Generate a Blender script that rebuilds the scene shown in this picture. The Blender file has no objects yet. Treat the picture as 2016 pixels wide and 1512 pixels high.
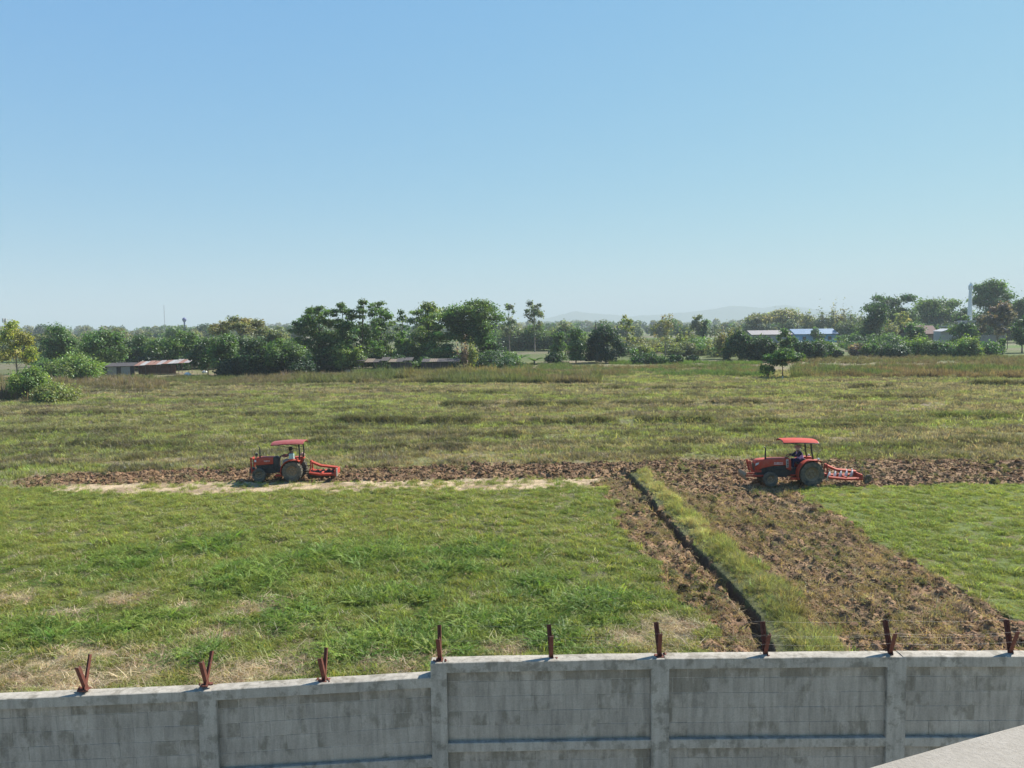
import bpy, bmesh, math, random
import numpy as np
from mathutils import Vector, Matrix, Euler

R = math.radians
scene = bpy.context.scene
COL = scene.collection
rng = np.random.default_rng(7)
random.seed(7)

# ------------------------------------------------------------------ camera
CAM_H, F_PX, PITCH, ROLL = 8.5, 1514.0, 4.2, -0.7
cam_d = bpy.data.cameras.new('camera')
cam_d.sensor_width = 36.0
cam_d.lens = F_PX / 2016 * 36.0
cam_d.clip_start, cam_d.clip_end = 0.1, 30000
cam = bpy.data.objects.new('camera', cam_d)
COL.objects.link(cam)
RM = Matrix.Rotation(R(90 - PITCH), 3, 'X') @ Matrix.Rotation(R(ROLL), 3, 'Z')
CAM = Vector((0, 0, CAM_H))
cam.matrix_world = Matrix.Translation(CAM) @ RM.to_4x4()
scene.camera = cam

# ------------------------------------------------------------------ sky and sun
SUN_AZ, SUN_EL = 52.0, 42.0          # degrees to the right of the view, above the horizon
world = bpy.data.worlds.new('World')
scene.world = world
world.use_nodes = True
wn = world.node_tree
wn.nodes.clear()
sky = wn.nodes.new('ShaderNodeTexSky')
sky.sky_type = 'NISHITA'
sky.sun_disc = False
sky.sun_elevation = R(SUN_EL)
sky.sun_rotation = R(SUN_AZ)
sky.altitude = 100
sky.air_density, sky.dust_density, sky.ozone_density = 1.0, 0.1, 6.0
bgn = wn.nodes.new('ShaderNodeBackground')
bgn.inputs['Strength'].default_value = 0.10
wo = wn.nodes.new('ShaderNodeOutputWorld')
sep = wn.nodes.new('ShaderNodeSeparateColor')     # the phone's tone curve, over the whole dome alike
com = wn.nodes.new('ShaderNodeCombineColor')
wn.links.new(sky.outputs[0], sep.inputs[0])
for k, (p, c) in enumerate(((0.68, 0.74), (0.45, 1.38), (0.10, 3.0))):
    pw = wn.nodes.new('ShaderNodeMath'); pw.operation = 'POWER'; pw.inputs[1].default_value = p
    ml = wn.nodes.new('ShaderNodeMath'); ml.operation = 'MULTIPLY'; ml.inputs[1].default_value = c
    wn.links.new(sep.outputs[k], pw.inputs[0]); wn.links.new(pw.outputs[0], ml.inputs[0]); wn.links.new(ml.outputs[0], com.inputs[k])
wn.links.new(com.outputs[0], bgn.inputs[0])
wn.links.new(bgn.outputs[0], wo.inputs[0])

sun_d = bpy.data.lights.new('sun', 'SUN')
sun_d.energy = 5.0
sun_d.angle = R(0.53)
sun_d.color = (1.0, 0.94, 0.84)
sun = bpy.data.objects.new('sun', sun_d)
COL.objects.link(sun)
SUNV = Vector((math.sin(R(SUN_AZ)) * math.cos(R(SUN_EL)), math.cos(R(SUN_AZ)) * math.cos(R(SUN_EL)), math.sin(R(SUN_EL))))
sun.rotation_euler = SUNV.to_track_quat('Z', 'Y').to_euler()
sun.location = SUNV * 60

vs = scene.view_settings
vs.view_transform = 'Standard'
vs.look = 'None'
vs.gamma = 1.0
vs.use_curve_mapping = False
vs.exposure = 1.15
scene.cycles.use_denoising = True
scene.cycles.max_bounces = 6
scene.cycles.volume_bounces = 1

# ------------------------------------------------------------------ helpers: projection
def ray(px, py):
    return RM @ Vector(((px - 1008) / F_PX, -(py - 756) / F_PX, -1.0))

def G(px, py, z=0.0):
    d = ray(px, py)
    t = (z - CAM_H) / d.z
    return CAM + d * t

def WP(px, py, y):
    d = ray(px, py)
    return CAM + d * (y / d.y)

def mpp(p):                                   # metres per photo pixel at a point
    return (RM.transposed() @ (Vector(p) - CAM)).z * -1.0 / F_PX

# ------------------------------------------------------------------ helpers: noise
def _hash(ix, iy, seed):
    h = (ix.astype(np.int64) * 374761393 + iy.astype(np.int64) * 668265263 + seed * 1442695041) & 0xFFFFFFFF
    h = ((h ^ (h >> 13)) * 1274126177) & 0xFFFFFFFF
    return ((h ^ (h >> 16)) & 0xFFFFFF) / float(0xFFFFFF)

def vnoise(x, y, seed=0):
    x = np.asarray(x, float); y = np.asarray(y, float)
    ix, iy = np.floor(x), np.floor(y)
    fx, fy = x - ix, y - iy
    fx = fx * fx * (3 - 2 * fx); fy = fy * fy * (3 - 2 * fy)
    a = _hash(ix, iy, seed); b = _hash(ix + 1, iy, seed)
    c = _hash(ix, iy + 1, seed); d = _hash(ix + 1, iy + 1, seed)
    return (a * (1 - fx) + b * fx) * (1 - fy) + (c * (1 - fx) + d * fx) * fy

def fbm(x, y, seed=0, o=4):
    s, a, t = 0.0, 0.5, 0.0
    for k in range(o):
        s = s + a * vnoise(x * 2 ** k, y * 2 ** k, seed + 17 * k)
        t += a
        a *= 0.5
    return s / t

def sstep(a, b, x):
    t = np.clip((x - a) / (b - a), 0, 1)
    return t * t * (3 - 2 * t)

def in_poly(x, y, poly):
    c = np.zeros(np.shape(x), bool)
    n = len(poly)
    for i in range(n):
        x1, y1 = poly[i]; x2, y2 = poly[(i + 1) % n]
        if y1 == y2:
            continue
        hit = ((y1 > y) != (y2 > y)) & (x < (x2 - x1) * (y - y1) / (y2 - y1) + x1)
        c ^= hit
    return c

# ------------------------------------------------------------------ helpers: objects
def tag(o, label=None, cat=None, group=None, kind=None):
    if label: o['label'] = label
    if cat: o['category'] = cat
    if group: o['group'] = group
    if kind: o['kind'] = kind
    return o

def empty(name, loc=(0, 0, 0), rz=0.0, label=None, cat=None, group=None):
    o = bpy.data.objects.new(name, None)
    o.empty_display_size = 0.2
    o.location = loc
    o.rotation_euler = (0, 0, rz)
    COL.objects.link(o)
    return tag(o, label, cat, group)

def link_mesh(name, me, mat=None, parent=None, loc=None):
    o = bpy.data.objects.new(name, me)
    COL.objects.link(o)
    if mat is not None and len(me.materials) == 0:
        me.materials.append(mat)
    if parent is not None: o.parent = parent
    if loc is not None: o.location = loc
    return o

def np_mesh(name, verts, faces, colors=None, smooth=False):
    verts = np.asarray(verts, np.float32); faces = np.asarray(faces, np.int32)
    me = bpy.data.meshes.new(name)
    k = faces.shape[1]
    me.vertices.add(len(verts)); me.vertices.foreach_set('co', verts.ravel())
    me.loops.add(faces.size); me.loops.foreach_set('vertex_index', faces.ravel())
    me.polygons.add(len(faces))
    me.polygons.foreach_set('loop_start', np.arange(0, faces.size, k, dtype=np.int32))
    me.polygons.foreach_set('use_smooth', np.full(len(faces), smooth, bool))
    if colors is not None:
        at = me.color_attributes.new('col', 'FLOAT_COLOR', 'POINT')
        c = np.ones((len(verts), 4), np.float32); c[:, :3] = colors
        at.data.foreach_set('color', c.ravel())
    me.update(calc_edges=True)
    me.validate()
    return me

class MB:
    """collects shapes into one mesh"""
    def __init__(s): s.v, s.f = [], []
    def add(s, vs, fs):
        b = len(s.v); s.v += [tuple(v) for v in vs]; s.f += [tuple(i + b for i in f) for f in fs]; return s
    def box(s, a, b, rot=None, piv=None):
        x0, y0, z0 = a; x1, y1, z1 = b
        vs = [Vector(p) for p in ((x0, y0, z0), (x1, y0, z0), (x1, y1, z0), (x0, y1, z0), (x0, y0, z1), (x1, y0, z1), (x1, y1, z1), (x0, y1, z1))]
        if rot is not None:
            m = Euler(rot).to_matrix(); c = Vector(piv) if piv is not None else (Vector(a) + Vector(b)) / 2
            vs = [m @ (v - c) + c for v in vs]
        return s.add(vs, [(0, 3, 2, 1), (4, 5, 6, 7), (0, 1, 5, 4), (1, 2, 6, 5), (2, 3, 7, 6), (3, 0, 4, 7)])
    def prism(s, prof, y0, y1, axis='y'):
        n = len(prof)
        if axis == 'y': vs = [(x, y0, z) for x, z in prof] + [(x, y1, z) for x, z in prof]
        elif axis == 'x': vs = [(y0, x, z) for x, z in prof] + [(y1, x, z) for x, z in prof]
        else: vs = [(x, z, y0) for x, z in prof] + [(x, z, y1) for x, z in prof]
        fs = [tuple(range(n)), tuple(range(2 * n - 1, n - 1, -1))]
        fs += [(i, i + n, (i + 1) % n + n, (i + 1) % n) for i in range(n)]
        return s.add(vs, fs)
    def tube(s, pts, rad, seg=8, caps=True):
        pts = [Vector(p) for p in pts]
        if not hasattr(rad, '__len__'): rad = [rad] * len(pts)
        vs, fs = [], []
        up = Vector((0.13, 0.27, 0.95))
        for i, p in enumerate(pts):
            d = (pts[min(i + 1, len(pts) - 1)] - pts[max(i - 1, 0)])
            d = d.normalized() if d.length > 1e-9 else Vector((0, 0, 1))
            u = d.cross(up)
            if u.length < 1e-3: u = d.cross(Vector((1, 0, 0)))
            u.normalize(); w = d.cross(u)
            for k in range(seg):
                a = 2 * math.pi * k / seg
                vs.append(p + (u * math.cos(a) + w * math.sin(a)) * rad[i])
        for i in range(len(pts) - 1):
            for k in range(seg):
                k2 = (k + 1) % seg
                fs.append((i * seg + k, i * seg + k2, (i + 1) * seg + k2, (i + 1) * seg + k))
        if caps:
            fs.append(tuple(range(seg - 1, -1, -1)))
            fs.append(tuple(range((len(pts) - 1) * seg, len(pts) * seg)))
        return s.add(vs, fs)
    def lathe_y(s, prof, c=(0, 0, 0), seg=32, closed=True):   # profile (radius, y) round the y axis
        n = len(prof); vs, fs = [], []
        for k in range(seg):
            a = 2 * math.pi * k / seg
            for r, y in prof: vs.append((c[0] + r * math.cos(a), c[1] + y, c[2] + r * math.sin(a)))
        m = n if closed else n - 1
        for k in range(seg):
            k2 = (k + 1) % seg
            for i in range(m):
                j = (i + 1) % n
                fs.append((k * n + i, k * n + j, k2 * n + j, k2 * n + i))
        return s.add(vs, fs)
    def lathe_z(s, prof, c=(0, 0, 0), seg=16):
        n = len(prof); vs, fs = [], []
        for k in range(seg):
            a = 2 * math.pi * k / seg
            for r, z in prof: vs.append((c[0] + r * math.cos(a), c[1] + r * math.sin(a), c[2] + z))
        for k in range(seg):
            k2 = (k + 1) % seg
            for i in range(n - 1): fs.append((k * n + i, k2 * n + i, k2 * n + i + 1, k * n + i + 1))
        return s.add(vs, fs)
    def loft(s, rings, caps=True):
        n = len(rings[0]); vs = [p for r in rings for p in r]; fs = []
        for i in range(len(rings) - 1):
            for k in range(n):
                k2 = (k + 1) % n
                fs.append((i * n + k, i * n + k2, (i + 1) * n + k2, (i + 1) * n + k))
        if caps:
            fs.append(tuple(range(n - 1, -1, -1))); fs.append(tuple(range((len(rings) - 1) * n, len(rings) * n)))
        return s.add(vs, fs)
    def mesh(s, name, smooth=False):
        me = bpy.data.meshes.new(name)
        me.from_pydata(s.v, [], s.f)
        bm = bmesh.new(); bm.from_mesh(me)
        bmesh.ops.recalc_face_normals(bm, faces=bm.faces)
        bm.to_mesh(me); bm.free()
        if smooth:
            me.polygons.foreach_set('use_smooth', [True] * len(me.polygons))
        return me
    def build(s, name, mat, parent=None, smooth=False, bevel=0.0, loc=None):
        o = link_mesh(name, s.mesh(name, smooth), mat, parent, loc)
        if smooth: 
            m = o.modifiers.new('edges', 'EDGE_SPLIT'); m.split_angle = R(40)
        if bevel > 0:
            m = o.modifiers.new('bevel', 'BEVEL'); m.width = bevel; m.segments = 2; m.limit_method = 'ANGLE'; m.angle_limit = R(40)
        return o

# ------------------------------------------------------------------ materials
def new_mat(name):
    m = bpy.data.materials.new(name); m.use_nodes = True
    nt = m.node_tree; nt.nodes.clear()
    out = nt.nodes.new('ShaderNodeOutputMaterial')
    return m, nt, out

def nd(nt, t, **kw):
    n = nt.nodes.new(t)
    for k, v in kw.items():
        if k.startswith('i_'): n.inputs[k[2:].replace('_', ' ')].default_value = v
        else: setattr(n, k, v)
    return n

def noise_node(nt, scale, detail=4, rough=0.55, coord=None, vec_scale=None):
    n = nd(nt, 'ShaderNodeTexNoise'); n.inputs['Scale'].default_value = scale
    n.inputs['Detail'].default_value = detail; n.inputs['Roughness'].default_value = rough
    if coord is not None:
        if vec_scale is not None:
            mp = nd(nt, 'ShaderNodeMapping'); mp.inputs['Scale'].default_value = vec_scale
            nt.links.new(coord, mp.inputs['Vector']); nt.links.new(mp.outputs[0], n.inputs['Vector'])
        else: nt.links.new(coord, n.inputs['Vector'])
    return n

def ramp(nt, src, stops):
    r = nd(nt, 'ShaderNodeValToRGB')
    cr = r.color_ramp
    while len(cr.elements) < len(stops): cr.elements.new(0.5)
    for e, (p, c) in zip(cr.elements, stops):
        e.position = p; e.color = (*c, 1) if len(c) == 3 else c
    nt.links.new(src, r.inputs['Fac'])
    return r

def mix(nt, fac, a, b, mode='MIX'):
    m = nd(nt, 'ShaderNodeMix', data_type='RGBA', blend_type=mode)
    for s, v in ((m.inputs[0], fac), (m.inputs[6], a), (m.inputs[7], b)):
        if hasattr(v, 'is_linked'): nt.links.new(v, s)
        elif isinstance(v, (int, float)): s.default_value = v
        else: s.default_value = (*v, 1) if len(v) == 3 else v
    return m.outputs[2]

def bump(nt, src, strength, dist):
    b = nd(nt, 'ShaderNodeBump'); b.inputs['Strength'].default_value = strength; b.inputs['Distance'].default_value = dist
    nt.links.new(src, b.inputs['Height'])
    return b.outputs[0]

def paint(name, col, rough=0.5, dirt=(0.22, 0.16, 0.10), dirt_amt=0.35, metal=0.0, scale=6.0, spec=0.4):
    m, nt, out = new_mat(name)
    tc = nd(nt, 'ShaderNodeTexCoord')
    n1 = noise_node(nt, scale, 5, 0.6, tc.outputs['Object'])
    r1 = ramp(nt, n1.outputs['Fac'], [(0.35, (0, 0, 0)), (0.75, (dirt_amt,) * 3)])
    n2 = noise_node(nt, scale * 4, 3, 0.5, tc.outputs['Object'])
    r2 = ramp(nt, n2.outputs['Fac'], [(0.3, (0.85,) * 3), (0.7, (1.08,) * 3)])
    c = mix(nt, r1.outputs[0], col, dirt)
    c = mix(nt, 1.0, c, r2.outputs[0], 'MULTIPLY')
    p = nd(nt, 'ShaderNodeBsdfPrincipled'); p.inputs['Roughness'].default_value = rough; p.inputs['Metallic'].default_value = metal
    p.inputs['Specular IOR Level'].default_value = spec
    nt.links.new(c, p.inputs['Base Color'])
    nt.links.new(p.outputs[0], out.inputs[0])
    return m

def leaf_material(name, attr_type='GEOMETRY', trans=0.42, gloss=0.05):
    m, nt, out = new_mat(name)
    a = nd(nt, 'ShaderNodeAttribute', attribute_type=attr_type, attribute_name='col')
    d = nd(nt, 'ShaderNodeBsdfDiffuse'); t = nd(nt, 'ShaderNodeBsdfTranslucent')
    g = nd(nt, 'ShaderNodeBsdfGlossy'); g.inputs['Roughness'].default_value = 0.45
    nt.links.new(a.outputs['Color'], d.inputs['Color'])
    tc = mix(nt, 1.0, a.outputs['Color'], (1.25, 1.3, 0.7), 'MULTIPLY')
    nt.links.new(tc, t.inputs['Color'])
    g.inputs['Color'].default_value = (0.9, 0.95, 1, 1)
    m1 = nd(nt, 'ShaderNodeMixShader'); m1.inputs[0].default_value = trans
    nt.links.new(d.outputs[0], m1.inputs[1]); nt.links.new(t.outputs[0], m1.inputs[2])
    m2 = nd(nt, 'ShaderNodeMixShader'); m2.inputs[0].default_value = gloss
    nt.links.new(m1.outputs[0], m2.inputs[1]); nt.links.new(g.outputs[0], m2.inputs[2])
    nt.links.new(m2.outputs[0], out.inputs[0])
    return m

M_LEAF = leaf_material('leaf', 'GEOMETRY', 0.46, 0.03)
M_BLADE = leaf_material('grass_blade', 'INSTANCER', 0.45, 0.012)

def ground_material():
    m, nt, out = new_mat('soil_and_turf')
    a = nd(nt, 'ShaderNodeAttribute', attribute_name='col')
    geo = nd(nt, 'ShaderNodeNewGeometry')
    n1 = noise_node(nt, 9.0, 6, 0.65, geo.outputs['Position'])
    r1 = ramp(nt, n1.outputs['Fac'], [(0.28, (0.45,) * 3), (0.5, (0.95,) * 3), (0.74, (1.5,) * 3)])
    c = mix(nt, 1.0, a.outputs['Color'], r1.outputs[0], 'MULTIPLY')
    n2 = noise_node(nt, 1.3, 4, 0.6, geo.outputs['Position'])
    r2 = ramp(nt, n2.outputs['Fac'], [(0.3, (0.78, 0.8, 0.84)), (0.7, (1.18, 1.14, 1.05))])
    c = mix(nt, 1.0, c, r2.outputs[0], 'MULTIPLY')
    p = nd(nt, 'ShaderNodeBsdfPrincipled'); p.inputs['Roughness'].default_value = 0.95
    p.inputs['Specular IOR Level'].default_value = 0.15
    nt.links.new(c, p.inputs['Base Color'])
    nt.links.new(bump(nt, n1.outputs['Fac'], 0.7, 0.06), p.inputs['Normal'])
    nt.links.new(p.outputs[0], out.inputs[0])
    return m
M_GROUND = ground_material()

def clod_material():
    m, nt, out = new_mat('clod_earth')
    a = nd(nt, 'ShaderNodeAttribute', attribute_type='INSTANCER', attribute_name='col')
    geo = nd(nt, 'ShaderNodeNewGeometry')
    n1 = noise_node(nt, 30.0, 4, 0.6, geo.outputs['Position'])
    r1 = ramp(nt, n1.outputs['Fac'], [(0.3, (0.65,) * 3), (0.7, (1.3,) * 3)])
    c = mix(nt, 1.0, a.outputs['Color'], r1.outputs[0], 'MULTIPLY')
    d = nd(nt, 'ShaderNodeBsdfDiffuse'); nt.links.new(c, d.inputs['Color'])
    nt.links.new(bump(nt, n1.outputs['Fac'], 0.6, 0.03), d.inputs['Normal'])
    nt.links.new(d.outputs[0], out.inputs[0])
    return m
M_CLOD = clod_material()

def bark_material(name, col):
    m, nt, out = new_mat(name)
    geo = nd(nt, 'ShaderNodeNewGeometry')
    n1 = noise_node(nt, 3.0, 5, 0.6, geo.outputs['Position'], (1, 1, 0.25))
    r1 = ramp(nt, n1.outputs['Fac'], [(0.3, tuple(x * 0.6 for x in col)), (0.7, tuple(x * 1.4 for x in col))])
    d = nd(nt, 'ShaderNodeBsdfDiffuse'); nt.links.new(r1.outputs[0], d.inputs['Color'])
    nt.links.new(d.outputs[0], out.inputs[0])
    return m
M_BARK = bark_material('bark', (0.11, 0.085, 0.065))
M_BARK_PALE = bark_material('pale_bark', (0.22, 0.19, 0.15))

def concrete_material(name, base, stain=(0.16, 0.15, 0.115), per_block=0.0, stain_lo=0.52, stain_hi=0.60, drip=False, amt=0.65):
    m, nt, out = new_mat(name)
    geo = nd(nt, 'ShaderNodeNewGeometry')
    pos = geo.outputs['Position']
    n1 = noise_node(nt, 2.2, 5, 0.62, pos)
    n2 = noise_node(nt, 4.2 if drip else 5.5, 5, 0.66, pos, (1, 1, 0.6) if drip else None)
    n3 = noise_node(nt, 45.0, 5, 0.7, pos)
    n4 = noise_node(nt, 14.0, 3, 0.6, pos, (1, 1, 0.12))
    c = ramp(nt, n1.outputs['Fac'], [(0.25, tuple(x * 0.84 for x in base)), (0.75, tuple(x * 1.12 for x in base))]).outputs[0]
    stain_src = n2.outputs['Fac']
    if per_block > 0:
        oi = nd(nt, 'ShaderNodeObjectInfo')
        rb = ramp(nt, oi.outputs['Random'], [(0.0, (1 - per_block,) * 3), (0.5, (1, 1, 1)), (1.0, (1 + per_block * 0.6,) * 3)])
        c = mix(nt, 1.0, c, rb.outputs[0], 'MULTIPLY')
        gr = nd(nt, 'ShaderNodeAttribute', attribute_type='OBJECT', attribute_name='grime')
        ad = nd(nt, 'ShaderNodeMath', operation='ADD')
        nt.links.new(n2.outputs['Fac'], ad.inputs[0]); nt.links.new(gr.outputs['Fac'], ad.inputs[1])
        stain_src = ad.outputs[0]
    s = ramp(nt, stain_src, [(stain_lo, (0, 0, 0)), (stain_hi, (amt,) * 3)])
    c = mix(nt, s.outputs[0], c, stain)
    s4 = ramp(nt, n4.outputs['Fac'], [(0.3, (0.76,) * 3), (0.58, (1.04,) * 3)])
    c = mix(nt, 1.0, c, s4.outputs[0], 'MULTIPLY')
    f = ramp(nt, n3.outputs['Fac'], [(0.3, (0.86,) * 3), (0.7, (1.1,) * 3)])
    c = mix(nt, 1.0, c, f.outputs[0], 'MULTIPLY')
    p = nd(nt, 'ShaderNodeBsdfPrincipled'); p.inputs['Roughness'].default_value = 0.9; p.inputs['Specular IOR Level'].default_value = 0.2
    nt.links.new(c, p.inputs['Base Color'])
    nt.links.new(bump(nt, n3.outputs['Fac'], 0.35, 0.01), p.inputs['Normal'])
    nt.links.new(p.outputs[0], out.inputs[0])
    return m
M_BLOCK = concrete_material('concrete_block', (0.315, 0.285, 0.240), (0.175, 0.155, 0.12), 0.07, 0.54, 0.66, True, 0.75)
M_BEAM = concrete_material('cast_concrete', (0.335, 0.308, 0.262), (0.18, 0.163, 0.13), 0.0, 0.50, 0.60, False, 0.72)
M_MORTAR = concrete_material('mortar', (0.36, 0.33, 0.285), (0.24, 0.22, 0.18), 0.0, 0.5, 0.6, True, 0.5)

def stucco_material():
    m, nt, out = new_mat('pale_stucco')
    geo = nd(nt, 'ShaderNodeNewGeometry')
    n1 = noise_node(nt, 70.0, 5, 0.7, geo.outputs['Position'])
    n2 = noise_node(nt, 4.0, 4, 0.6, geo.outputs['Position'])
    c = ramp(nt, n2.outputs['Fac'], [(0.3, (0.25, 0.229, 0.198)), (0.7, (0.285, 0.262, 0.229))]).outputs[0]
    f = ramp(nt, n1.outputs['Fac'], [(0.32, (0.86, 0.85, 0.83)), (0.6, (1.04,) * 3)])
    c = mix(nt, 1.0, c, f.outputs[0], 'MULTIPLY')
    p = nd(nt, 'ShaderNodeBsdfPrincipled'); p.inputs['Roughness'].default_value = 0.9; p.inputs['Specular IOR Level'].default_value = 0.2
    nt.links.new(c, p.inputs['Base Color'])
    nt.links.new(bump(nt, n1.outputs['Fac'], 0.5, 0.012), p.inputs['Normal'])
    nt.links.new(p.outputs[0], out.inputs[0])
    return m
M_STUCCO = stucco_material()

M_RED = paint('tractor_orange_red', (0.43, 0.036, 0.013), 0.5, (0.26, 0.15, 0.10), 0.42)
M_RED2 = paint('implement_red', (0.41, 0.038, 0.016), 0.75, (0.24, 0.13, 0.09), 0.4)
M_CANOPY = paint('canopy_red', (0.30, 0.05, 0.042), 0.5, (0.26, 0.15, 0.12), 0.5)
M_CANOPY_NEW = paint('bright_canopy_red', (0.40, 0.030, 0.020), 0.8, (0.25, 0.12, 0.09), 0.3, 0, 6, 0.2)
M_DARK = paint('dark_engine', (0.022, 0.026, 0.030), 0.6, (0.12, 0.09, 0.06), 0.35)
M_BLACK = paint('black_metal', (0.018, 0.018, 0.02), 0.5, (0.08, 0.06, 0.05), 0.25)
M_TYRE = paint('dusty_tyre', (0.058, 0.062, 0.058), 0.9, (0.24, 0.20, 0.14), 0.85, 0, 5, 0.1)
M_RIM = paint('muddy_rim', (0.20, 0.155, 0.10), 0.8, (0.24, 0.18, 0.11), 0.7)
M_STEEL = paint('bare_steel', (0.42, 0.40, 0.38), 0.42, (0.25, 0.18, 0.12), 0.5, 0.6)
M_GREY = paint('grey_plastic', (0.42, 0.42, 0.42), 0.5)
M_LAMP = paint('lamp_lens', (0.65, 0.66, 0.68), 0.15, (0.3, 0.25, 0.2), 0.2)
M_WHITE = paint('white_paint', (0.78, 0.78, 0.78), 0.6, (0.4, 0.38, 0.34), 0.2)
M_RUST = paint('rusty_steel', (0.16, 0.055, 0.038), 0.8, (0.07, 0.035, 0.028), 0.8, 0.1, 14, 0.2)
M_WIRE = paint('grey_wire', (0.30, 0.29, 0.28), 0.5, (0.2, 0.12, 0.08), 0.4, 0.5)
M_SKIN = paint('skin', (0.24, 0.13, 0.085), 0.6, (0.2, 0.1, 0.07), 0.2)
M_NAVY = paint('navy_cloth', (0.02, 0.026, 0.06), 0.9, (0.06, 0.05, 0.06), 0.3, 0, 8, 0.1)
M_LILAC = paint('lilac_cloth', (0.46, 0.33, 0.53), 0.9, (0.30, 0.2, 0.36), 0.4, 0, 9, 0.1)
M_GREYCLOTH = paint('grey_cloth', (0.30, 0.29, 0.27), 0.9, (0.2, 0.18, 0.15), 0.4, 0, 9, 0.1)
M_REDCLOTH = paint('dull_red_cloth', (0.24, 0.07, 0.07), 0.9, (0.15, 0.06, 0.06), 0.4, 0, 9, 0.1)
M_PINK = paint('pale_pink_cloth', (0.50, 0.34, 0.33), 0.9, (0.4, 0.27, 0.25), 0.4, 0, 9, 0.1)
M_HAIR = paint('black_hair', (0.012, 0.011, 0.01), 0.6, (0.02, 0.016, 0.014), 0.3)
M_TEAL = paint('pale_teal_plastic', (0.36, 0.52, 0.50), 0.5, (0.25, 0.3, 0.28), 0.3)
M_WOOD = paint('weathered_wood', (0.13, 0.10, 0.075), 0.9, (0.2, 0.17, 0.14), 0.5)
M_TIN = paint('grey_tin', (0.30, 0.31, 0.31), 0.5, (0.2, 0.12, 0.08), 0.5, 0.1, 1.2)
M_TINWHITE = paint('bright_tin', (0.27, 0.265, 0.26), 0.45, (0.28, 0.13, 0.09), 0.5, 0.1, 1.5)
M_TINRUST = paint('rusted_tin', (0.15, 0.065, 0.045), 0.7, (0.4, 0.3, 0.25), 0.4, 0.1, 1.5)
M_TINDARK = paint('dark_tin', (0.05, 0.046, 0.05), 0.9, (0.10, 0.08, 0.07), 0.5, 0.1, 1.2)
M_BLUEROOF = paint('blue_roof_sheet', (0.065, 0.145, 0.26), 0.45, (0.2, 0.3, 0.45), 0.3, 0, 0.5)
M_BLUEWALL = paint('blue_wall', (0.16, 0.38, 0.62), 0.8, (0.25, 0.35, 0.45), 0.3, 0, 0.5)
M_REDROOF = paint('red_brown_tile', (0.10, 0.038, 0.036), 0.8, (0.14, 0.06, 0.05), 0.5, 0, 1)
M_PLASTER = paint('white_plaster', (0.80, 0.79, 0.77), 0.9, (0.5, 0.48, 0.44), 0.4, 0, 1)
M_GREYWALL = paint('grey_render', (0.34, 0.34, 0.33), 0.9, (0.2, 0.2, 0.19), 0.5, 0, 0.8)
M_BLUETANK = paint('blue_tank', (0.10, 0.12, 0.30), 0.6)
M_GLASSDARK = paint('dark_opening', (0.03, 0.035, 0.04), 0.3)

# ================================================================== GROUND
def gp(pts): return [(G(a, b).x, G(a, b).y) for a, b in pts]
Z_BAND = gp([(22, 948), (60, 939), (150, 931), (260, 928), (480, 921), (665, 924), (900, 914), (1150, 911), (1250, 910), (1335, 904), (1700, 905), (2016, 904),
             (2700, 900), (2700, 952), (2016, 954), (1800, 956), (1690, 956), (1560, 963), (1470, 975), (1235, 952), (1190, 942), (1000, 943), (700, 948), (600, 950), (300, 951), (40, 957)])
Z_PATH = gp([(70, 959), (300, 950), (600, 949), (700, 947), (1000, 942), (1190, 941), (1215, 955), (1190, 961), (1060, 961), (960, 966), (780, 963), (690, 970), (560, 966), (420, 975), (230, 972), (110, 967)])
DITCH_PX = [(1234, 936), (1262, 966), (1292, 1008), (1335, 1056), (1378, 1100), (1442, 1168), (1482, 1218), (1506, 1275), (1530, 1345), (1580, 1450)]
Z_STRIP = gp([(1175, 955), (1200, 985), (1218, 1020), (1235, 1060), (1290, 1120), (1335, 1180), (1385, 1240), (1400, 1300), (1420, 1420), (1580, 1450)] + DITCH_PX[::-1][1:])
Z_BANK = gp(DITCH_PX + [(1760, 1450), (1690, 1310), (1650, 1262), (1560, 1180), (1480, 1110), (1400, 1052), (1335, 1000), (1290, 950), (1265, 930)])
Z_PLOUGH = gp([(1265, 930), (1290, 950), (1335, 1000), (1400, 1052), (1480, 1110), (1560, 1180), (1650, 1262), (1690, 1310), (1760, 1450), (2500, 1450),
               (2200, 1335), (2016, 1228), (1900, 1166), (1800, 1103), (1700, 1050), (1600, 985), (1560, 962), (1400, 940)])
Z_RIGHT = gp([(1560, 962), (1600, 985), (1700, 1050), (1800, 1103), (1900, 1166), (2016, 1228), (2200, 1335), (2500, 1450), (2900, 1400), (2700, 950), (2016, 954), (1800, 956), (1690, 956)])
DITCH = [Vector((G(a, b).x, G(a, b).y)) for a, b in DITCH_PX]

def ditch_dist(x, y):
    best = np.full(np.shape(x), 1e9)
    side = np.zeros(np.shape(x))
    for a, b in zip(DITCH[:-1], DITCH[1:]):
        ex, ey = b.x - a.x, b.y - a.y
        t = np.clip(((x - a.x) * ex + (y - a.y) * ey) / (ex * ex + ey * ey), 0, 1)
        dx, dy = x - (a.x + t * ex), y - (a.y + t * ey)
        d = np.hypot(dx, dy)
        s = np.sign(ex * dy - ey * dx)
        m = d < best
        best = np.where(m, d, best); side = np.where(m, s, side)
    return best, side

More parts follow.
